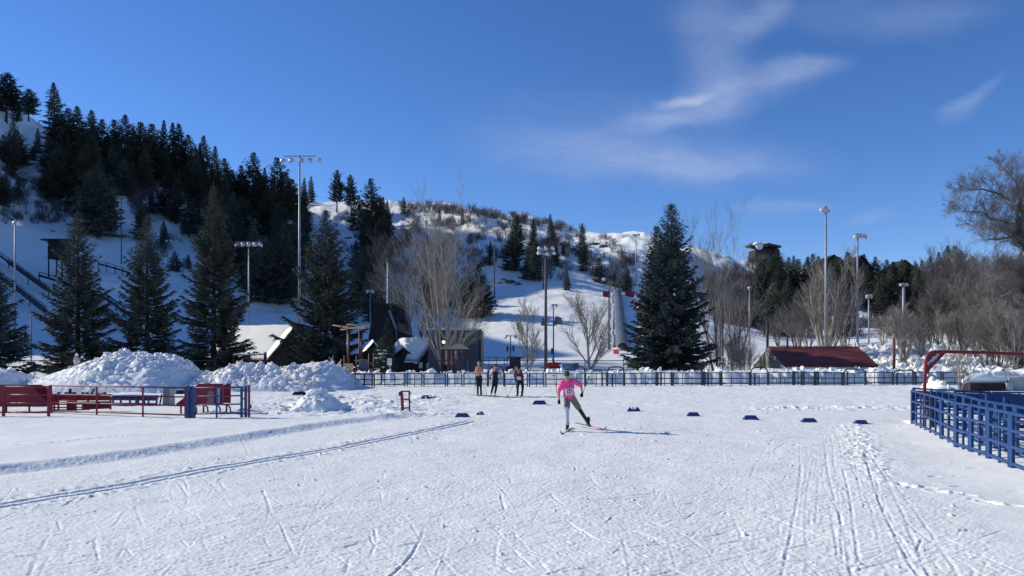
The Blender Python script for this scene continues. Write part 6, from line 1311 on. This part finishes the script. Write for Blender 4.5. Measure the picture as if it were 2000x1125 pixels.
s3 = MB(); sleeve(J, 'knL', 'anL', -.12, 1.0, .064, .048, s3); remesh(s3, 'leg_sleeve', BLKC, skr, .010, 2)
boot(skr, J['anR'], (-.25, -1, 0)); boot(skr, J['anL'], (.25, -1, -.05))
glove(skr, J['wrR'], (0, -.1, -1), (.3, -1, 0), BLKC, .8); glove(skr, J['wrL'], (-.15, -.25, -1), (-.4, -1, 0), BLKC, .95)
hp = MB(); hp.ell(J['head']+Vector((0, .01, .055)), (.090, .112, .078), hm, 16, 10); hp.ell(J['head']+fc*.095+Vector((0, 0, .045)), (.062, .06, .012), hm, 12, 6); remesh(hp, 'cap', mat('olive_cap', (.06, .055, .045), .85), skr, .010, 1)
gl = MB()
for s_ in (-1, 1): gl.ell(J['head']+fc*.094+sdv*s_*.034+Vector((0, 0, .014)), (.03, .012, .02), hm, 10, 6)
gl.build('sunglasses', BLACK, skr, smooth=True)
# race bib: a curved sheet on the chest
bc = P(1112.3, 765, YS_-.155); bw, bh = .225, .17; nb_ = 8; bb = MB(); rotb = Matrix.Rotation(R(-7), 3, 'Y')
vs = []
for i in range(nb_+1):
    for j in (0, 1):
        u = i/nb_-.5; vs.append(bc+rotb @ Vector((u*bw, .16*u*u, (j-.5)*bh)))
n = len(vs); vs2 = [v+Vector((0, .006, 0)) for v in vs]; fs_ = [(2*i, 2*i+2, 2*i+3, 2*i+1) for i in range(nb_)]+[(n+2*i+1, n+2*i+3, n+2*i+2, n+2*i) for i in range(nb_)]; bb.add(vs+vs2, fs_)
bibo = bb.build('race_bib', BIBW, skr)
text('221', .140, bc+Vector((0, -.012, -.008)), (R(90), R(-7), 0), BLACK, bibo, 'bib_number', .002)
MB().box(bc+Vector((0, -.004, .062)), (.13, .004, .016), rotb).build('bib_stripe', MARC, bibo)
SK = 'skis of the pink shirted racer'
footR = J['anR']-Vector((0, 0, .10)); tR = P(1094, 846, 19.9); tR.z = ground_z(tR.x, tR.y)+.0; dR = (tR-footR); dR.z = 0; dR.normalize()
ski('gliding ski under the racer standing foot, tip toward the camera', Vector((footR.x, footR.y, zg+.02))-dR*.86, Vector((footR.x, footR.y, zg+.02))+dR*1.0, WHITE, None, SK)
fl = J['anL']-Vector((0, 0, .085)); dl = Vector((.42, -1.0, -.02)).normalized(); ski('lifted ski of the racer trailing leg with a red forebody', fl-dl*.80, fl+dl*1.05, SKIRED, None, SK)
PG = 'poles of the pink shirted racer'
pole('racer pole trailing from the raised right hand glove, pointing back', J['wrL']+Vector((-.01, -.05, -.07)), P(1150, 735, YS_+1.15), PG)
pole('racer pole swung back behind his other shoulder', J['wrR']+Vector((0, -.03, -.08)), P(1081, 732, YS_+1.25), PG)
# -- three standing skiers
Y3 = 38.2
def gz_(px, Y): return ground_z(X(px, Y), Y)
J = JJ(dict(head=(935.2, 710, -.03), neck=(935.2, 715.2), shR=(930.3, 718, 0), shL=(940.2, 717.5, 0), elR=(928.8, 726.5, -.05), wrR=(933, 720, -.25), elL=(943.4, 726, -.05), wrL=(938, 720.5, -.25), pelvis=(935.6, 736), hipR=(932.8, 737.5), hipL=(938.6, 737.5), knR=(933, 752.5, -.02), anR=(933.2, 769.5, .02), knL=(938.9, 752.5, -.02), anL=(939.6, 769.5, .02)), Y3)
t1, hm, fc, sdv = person('shirtless skier in black tights standing at left with a bright orange strap', J, (0, -1, 0), gz_(935, Y3), vox=.016)
s_ = MB(); s_.ell(J['pelvis'], (.165, .12, .13), hm)
for q in 'LR': sleeve(J, 'hip'+q, 'kn'+q, -.05, 1.0, .098, .068, s_); sleeve(J, 'kn'+q, 'an'+q, 0, 1.0, .066, .048, s_)
remesh(s_, 'tights', BLKC, t1, .016, 2)
for q in 'LR': boot(t1, J['an'+q], (.1, -1, 0)); glove(t1, J['wr'+q], (.5 if q == 'R' else -.5, -.3, .8), (0, -1, 0), SKIN, .5, name='hand')
h_ = MB(); h_.ell(J['head']+Vector((0, .02, .03)), (.086, .105, .105), hm); remesh(h_, 'hair', HAIR, t1, .014, 1)
o_ = MB(); c = P(935.2, 719.5, Y3-.15); o_.tube([c+Vector((math.cos(a)*.12, -.03*abs(math.sin(a)), -.10*math.sin(a))) for a in [R(x) for x in range(0, 181, 20)]], .028, 8); o_.box(c+Vector((0, -.02, -.07)), (.15, .03, .07)); o_.build('orange_strap', ORANGE, t1, smooth=True)
J = JJ(dict(head=(967.5, 715.8, -.04), neck=(967.3, 720.6), shR=(963.2, 723.6), shL=(972, 723, 0), elR=(959.2, 731, .02), wrR=(957.8, 737, -.2), elL=(977, 730.5, 0), wrL=(981.4, 724.5, -.15), pelvis=(967.3, 739.5), hipR=(964.6, 741), hipL=(970.2, 741), knR=(963, 754.5, -.06), anR=(959, 769.8, .05), knL=(969.2, 755, -.06), anL=(966.8, 770.3, -.03)), Y3)
t2, hm, fc, sdv = person('skier in a black sleeveless suit and pale boots leaning on a pole, middle of three', J, (.15, -1, 0), gz_(966, Y3), vox=.016)
s_ = MB(); shm = (J['shL']+J['shR'])/2; ch = mix_(shm, J['pelvis'], .35)
s_.ell(ch, (.168, .125, .15), hm); s_.ell(mix_(shm, J['pelvis'], .7), (.15, .11, .13), hm); s_.ell(J['pelvis'], (.165, .12, .12), hm); cap(s_, ch, J['pelvis'], .12, .12); cap(s_, mix_(J['shR'], shm, .35), mix_(J['shL'], shm, .35), .065, .065)
for q in 'LR': sleeve(J, 'hip'+q, 'kn'+q, -.05, 1.0, .098, .068, s_); sleeve(J, 'kn'+q, 'an'+q, 0, .8, .066, .055, s_)
remesh(s_, 'race_suit', BLKC, t2, .016, 2)
for q in 'LR': boot(t2, J['an'+q], (-.25, -1, 0), WHITE); glove(t2, J['wr'+q], (.3 if q == 'L' else -.1, -.5, .3 if q == 'L' else -.6), (0, -1, 0), BLKC, .9)
h_ = MB(); h_.ell(J['head']+Vector((0, .01, .045)), (.088, .108, .088), hm); remesh(h_, 'knit_cap', BLKC, t2, .014, 1)
J2 = J
J = JJ(dict(head=(1008.4, 717.5, -.30), neck=(1010.2, 722.2, -.18), shR=(1006.6, 725.4, -.14), shL=(1017, 725, -.10), elR=(1004.8, 734, -.22), wrR=(1008.5, 741, -.28), elL=(1021.6, 735, -.12), wrL=(1019.5, 745, -.24), pelvis=(1016.5, 742), hipR=(1013.2, 743.5), hipL=(1019.6, 743.5), knR=(1011, 756.5, -.10), anR=(1010.8, 770.3, .02), knL=(1021, 757, -.08), anL=(1019.6, 770.8, .02)), Y3)
t3, hm, fc, sdv = person('skier in a black and maroon top with a white bib bending forward, rightmost of three', J, (-.35, -1, -.15), gz_(1015, Y3), vox=.016)
s_ = MB(); shm = (J['shL']+J['shR'])/2; ch = mix_(shm, J['pelvis'], .35); s_.ell(ch, (.178, .13, .15), hm); s_.ell(mix_(shm, J['pelvis'], .7), (.155, .12, .13), hm); cap(s_, ch, J['pelvis']+Vector((0, 0, .03)), .13, .13); cap(s_, J['shL'], J['shR'], .075, .075)
for q in 'LR': sleeve(J, 'sh'+q, 'el'+q, 0, 1, .062, .05, s_); sleeve(J, 'el'+q, 'wr'+q, 0, .95, .05, .036, s_)
remesh(s_, 'top', MARC, t3, .016, 2)
s_ = MB(); s_.ell(J['pelvis'], (.17, .13, .13), hm)
for q in 'LR': sleeve(J, 'hip'+q, 'kn'+q, -.05, 1.0, .10, .07, s_); sleeve(J, 'kn'+q, 'an'+q, 0, .95, .068, .055, s_)
remesh(s_, 'tights', BLKC, t3, .016, 2)
for q in 'LR': boot(t3, J['an'+q], (-.5, -1, 0)); glove(t3, J['wr'+q], (0, -.4, -1), (0, -1, 0), BLKC, .9)
h_ = MB(); h_.ell(J['head']+Vector((0, .01, .04)), (.092, .112, .092), hm); remesh(h_, 'knit_cap', BLKC, t3, .014, 1)
bb = MB(); c = P(1013.6, 738.8, Y3-.22); bb.box(c, (.20, .012, .17), Matrix.Rotation(R(8), 3, 'Y')); bo = bb.build('race_bib', BIBW, t3); MB().box(P(1010.8, 729, Y3-.30), (.12, .01, .04), Matrix.Rotation(R(8), 3, 'Y')).build('chest_stripe', mat('pale_red', (.6, .2, .22)), t3)
PG3 = 'poles of the standing skiers'
zq = gz_(950, Y3)
pole('leftmost pole, beside the shirtless skier right leg', P(929.5, 738, Y3-.1), P(925.6, 773.5, Y3-.1), PG3); pole('pole slanting behind the shirtless skier', P(941, 738, Y3+.2), P(951, 773, Y3-.1), PG3)
pole('pole the black suited skier leans on', J2['wrL'], P(990.6, 775, Y3-.35), PG3); pole('pole of the bending skier crossing to the left', J['wrR'], P(990.2, 776, Y3-.45), PG3)
for (a, b, l_) in (((926, 772.6), (956, 773.0), 'dark ski under the shirtless skier'), ((942, 773.8), (982, 774.2), 'dark ski under the black suited skier'), ((952, 774.4), (998, 775.6), 'second dark ski under the black suited skier'), ((992, 776.2), (1030, 774.8), 'dark ski under the bending skier'), ((1000, 775.4), (1042, 776.6), 'second dark ski under the bending skier')):
    A = P(a[0], a[1], CH*F/(a[1]-HZ)); B = P(b[0], b[1], CH*F/(b[1]-HZ)); A.z = ground_z(A.x, A.y)+.015; B.z = ground_z(B.x, B.y)+.015; m = (A+B)/2; d = (B-A); d = d.normalized()*.9; ski(l_, m+d, m-d, BLACK, BLACK, 'skis of the standing skiers')
# -- person behind the big pile
Yk = 51.5; c = P(150, 697, Yk); J = dict(head=P(150, 694.5, Yk-.05), neck=P(150, 698.3, Yk), shR=P(146.5, 700.3, Yk), shL=P(153.5, 700.3, Yk), elR=P(144.8, 707, Yk-.05), wrR=P(146.4, 703, Yk-.25), elL=P(155, 707, Yk-.05), wrL=P(153, 703.5, Yk-.2), pelvis=P(150, 716, Yk), hipR=P(148, 717, Yk), hipL=P(152, 717, Yk), knR=P(148, 729, Yk), knL=P(152, 729, Yk), anR=P(148, 742, Yk), anL=P(152, 742, Yk))
t4, hm, fc, sdv = person('person in beige jacket and white knit hat behind the largest snow pile', J, (-.3, -1, 0), gz_(150, Yk), vox=.016)
s_ = MB(); shm = (J['shL']+J['shR'])/2; s_.ell(mix_(shm, J['pelvis'], .3), (.19, .14, .2), hm); s_.ell(mix_(shm, J['pelvis'], .8), (.20, .15, .22), hm); cap(s_, J['shL'], J['shR'], .08, .08); cap(s_, shm, J['pelvis'], .13, .18)
for q in 'LR': sleeve(J, 'sh'+q, 'el'+q, 0, 1, .075, .065, s_); sleeve(J, 'el'+q, 'wr'+q, 0, 1, .065, .045, s_)
remesh(s_, 'jacket', BEIGE, t4, .016, 2); s_ = MB()
for q in 'LR': sleeve(J, 'hip'+q, 'kn'+q, 0, 1, .1, .08, s_); sleeve(J, 'kn'+q, 'an'+q, 0, 1, .08, .06, s_)
remesh(s_, 'trousers', BLKC, t4, .02, 2); h_ = MB(); h_.ell(J['head']+Vector((0, 0, .05)), (.10, .12, .10), hm); h_.ell(J['head']+Vector((0, 0, .16)), .045); h_.ell(J['head']+fc*.08+Vector((0, 0, .01)), (.09, .05, .03), hm); remesh(h_, 'knit_hat', WOOL, t4, .012, 1)
for q in 'LR': glove(t4, J['wr'+q], (0, -.3, 1), (0, -1, 0), SKIN, .6, name='hand'); boot(t4, J['an'+q], (0, -1, 0))
# -- three tiny people on the far right slope
for i, (px, l_) in enumerate(((1527, 'tiny far person in dark clothes, left of three on the shaded slope'), (1532, 'tiny far person in dark clothes, middle of three on the shaded slope'), (1541, 'tiny far person in dark clothes, right of three beside the black post'))):
    g_ = hit(px, 662); x, Yq, z = g_.x, g_.y, g_.z; V3 = lambda a, b, c_=0: Vector((x+a, Yq+c_, z+b))
    J = dict(head=V3(0, 1.62), neck=V3(0, 1.48), shR=V3(-.19, 1.42), shL=V3(.19, 1.42), elR=V3(-.25, 1.14), wrR=V3(-.22, .9, -.1), elL=V3(.25, 1.14), wrL=V3(.24, .9, -.1), pelvis=V3(0, .95), hipR=V3(-.09, .92), hipL=V3(.09, .92), knR=V3(-.12, .5, -.05*i), anR=V3(-.14, .09), knL=V3(.12, .5, -.1), anL=V3(.15, .09))
    t5, hm, fc, sdv = person(l_, J, (0, -1, 0), z, vox=.03); s_ = MB(); shm = (J['shL']+J['shR'])/2; cap(s_, shm, J['pelvis'], .17, .17); cap(s_, J['shL'], J['shR'], .08, .08)
    for q in 'LR': sleeve(J, 'sh'+q, 'el'+q, 0, 1, .07, .06, s_); sleeve(J, 'el'+q, 'wr'+q, 0, 1, .06, .05, s_); sleeve(J, 'hip'+q, 'kn'+q, 0, 1, .11, .08, s_); sleeve(J, 'kn'+q, 'an'+q, 0, 1, .08, .07, s_)
    remesh(s_, 'clothing', BLKC, t5, .03, 2)
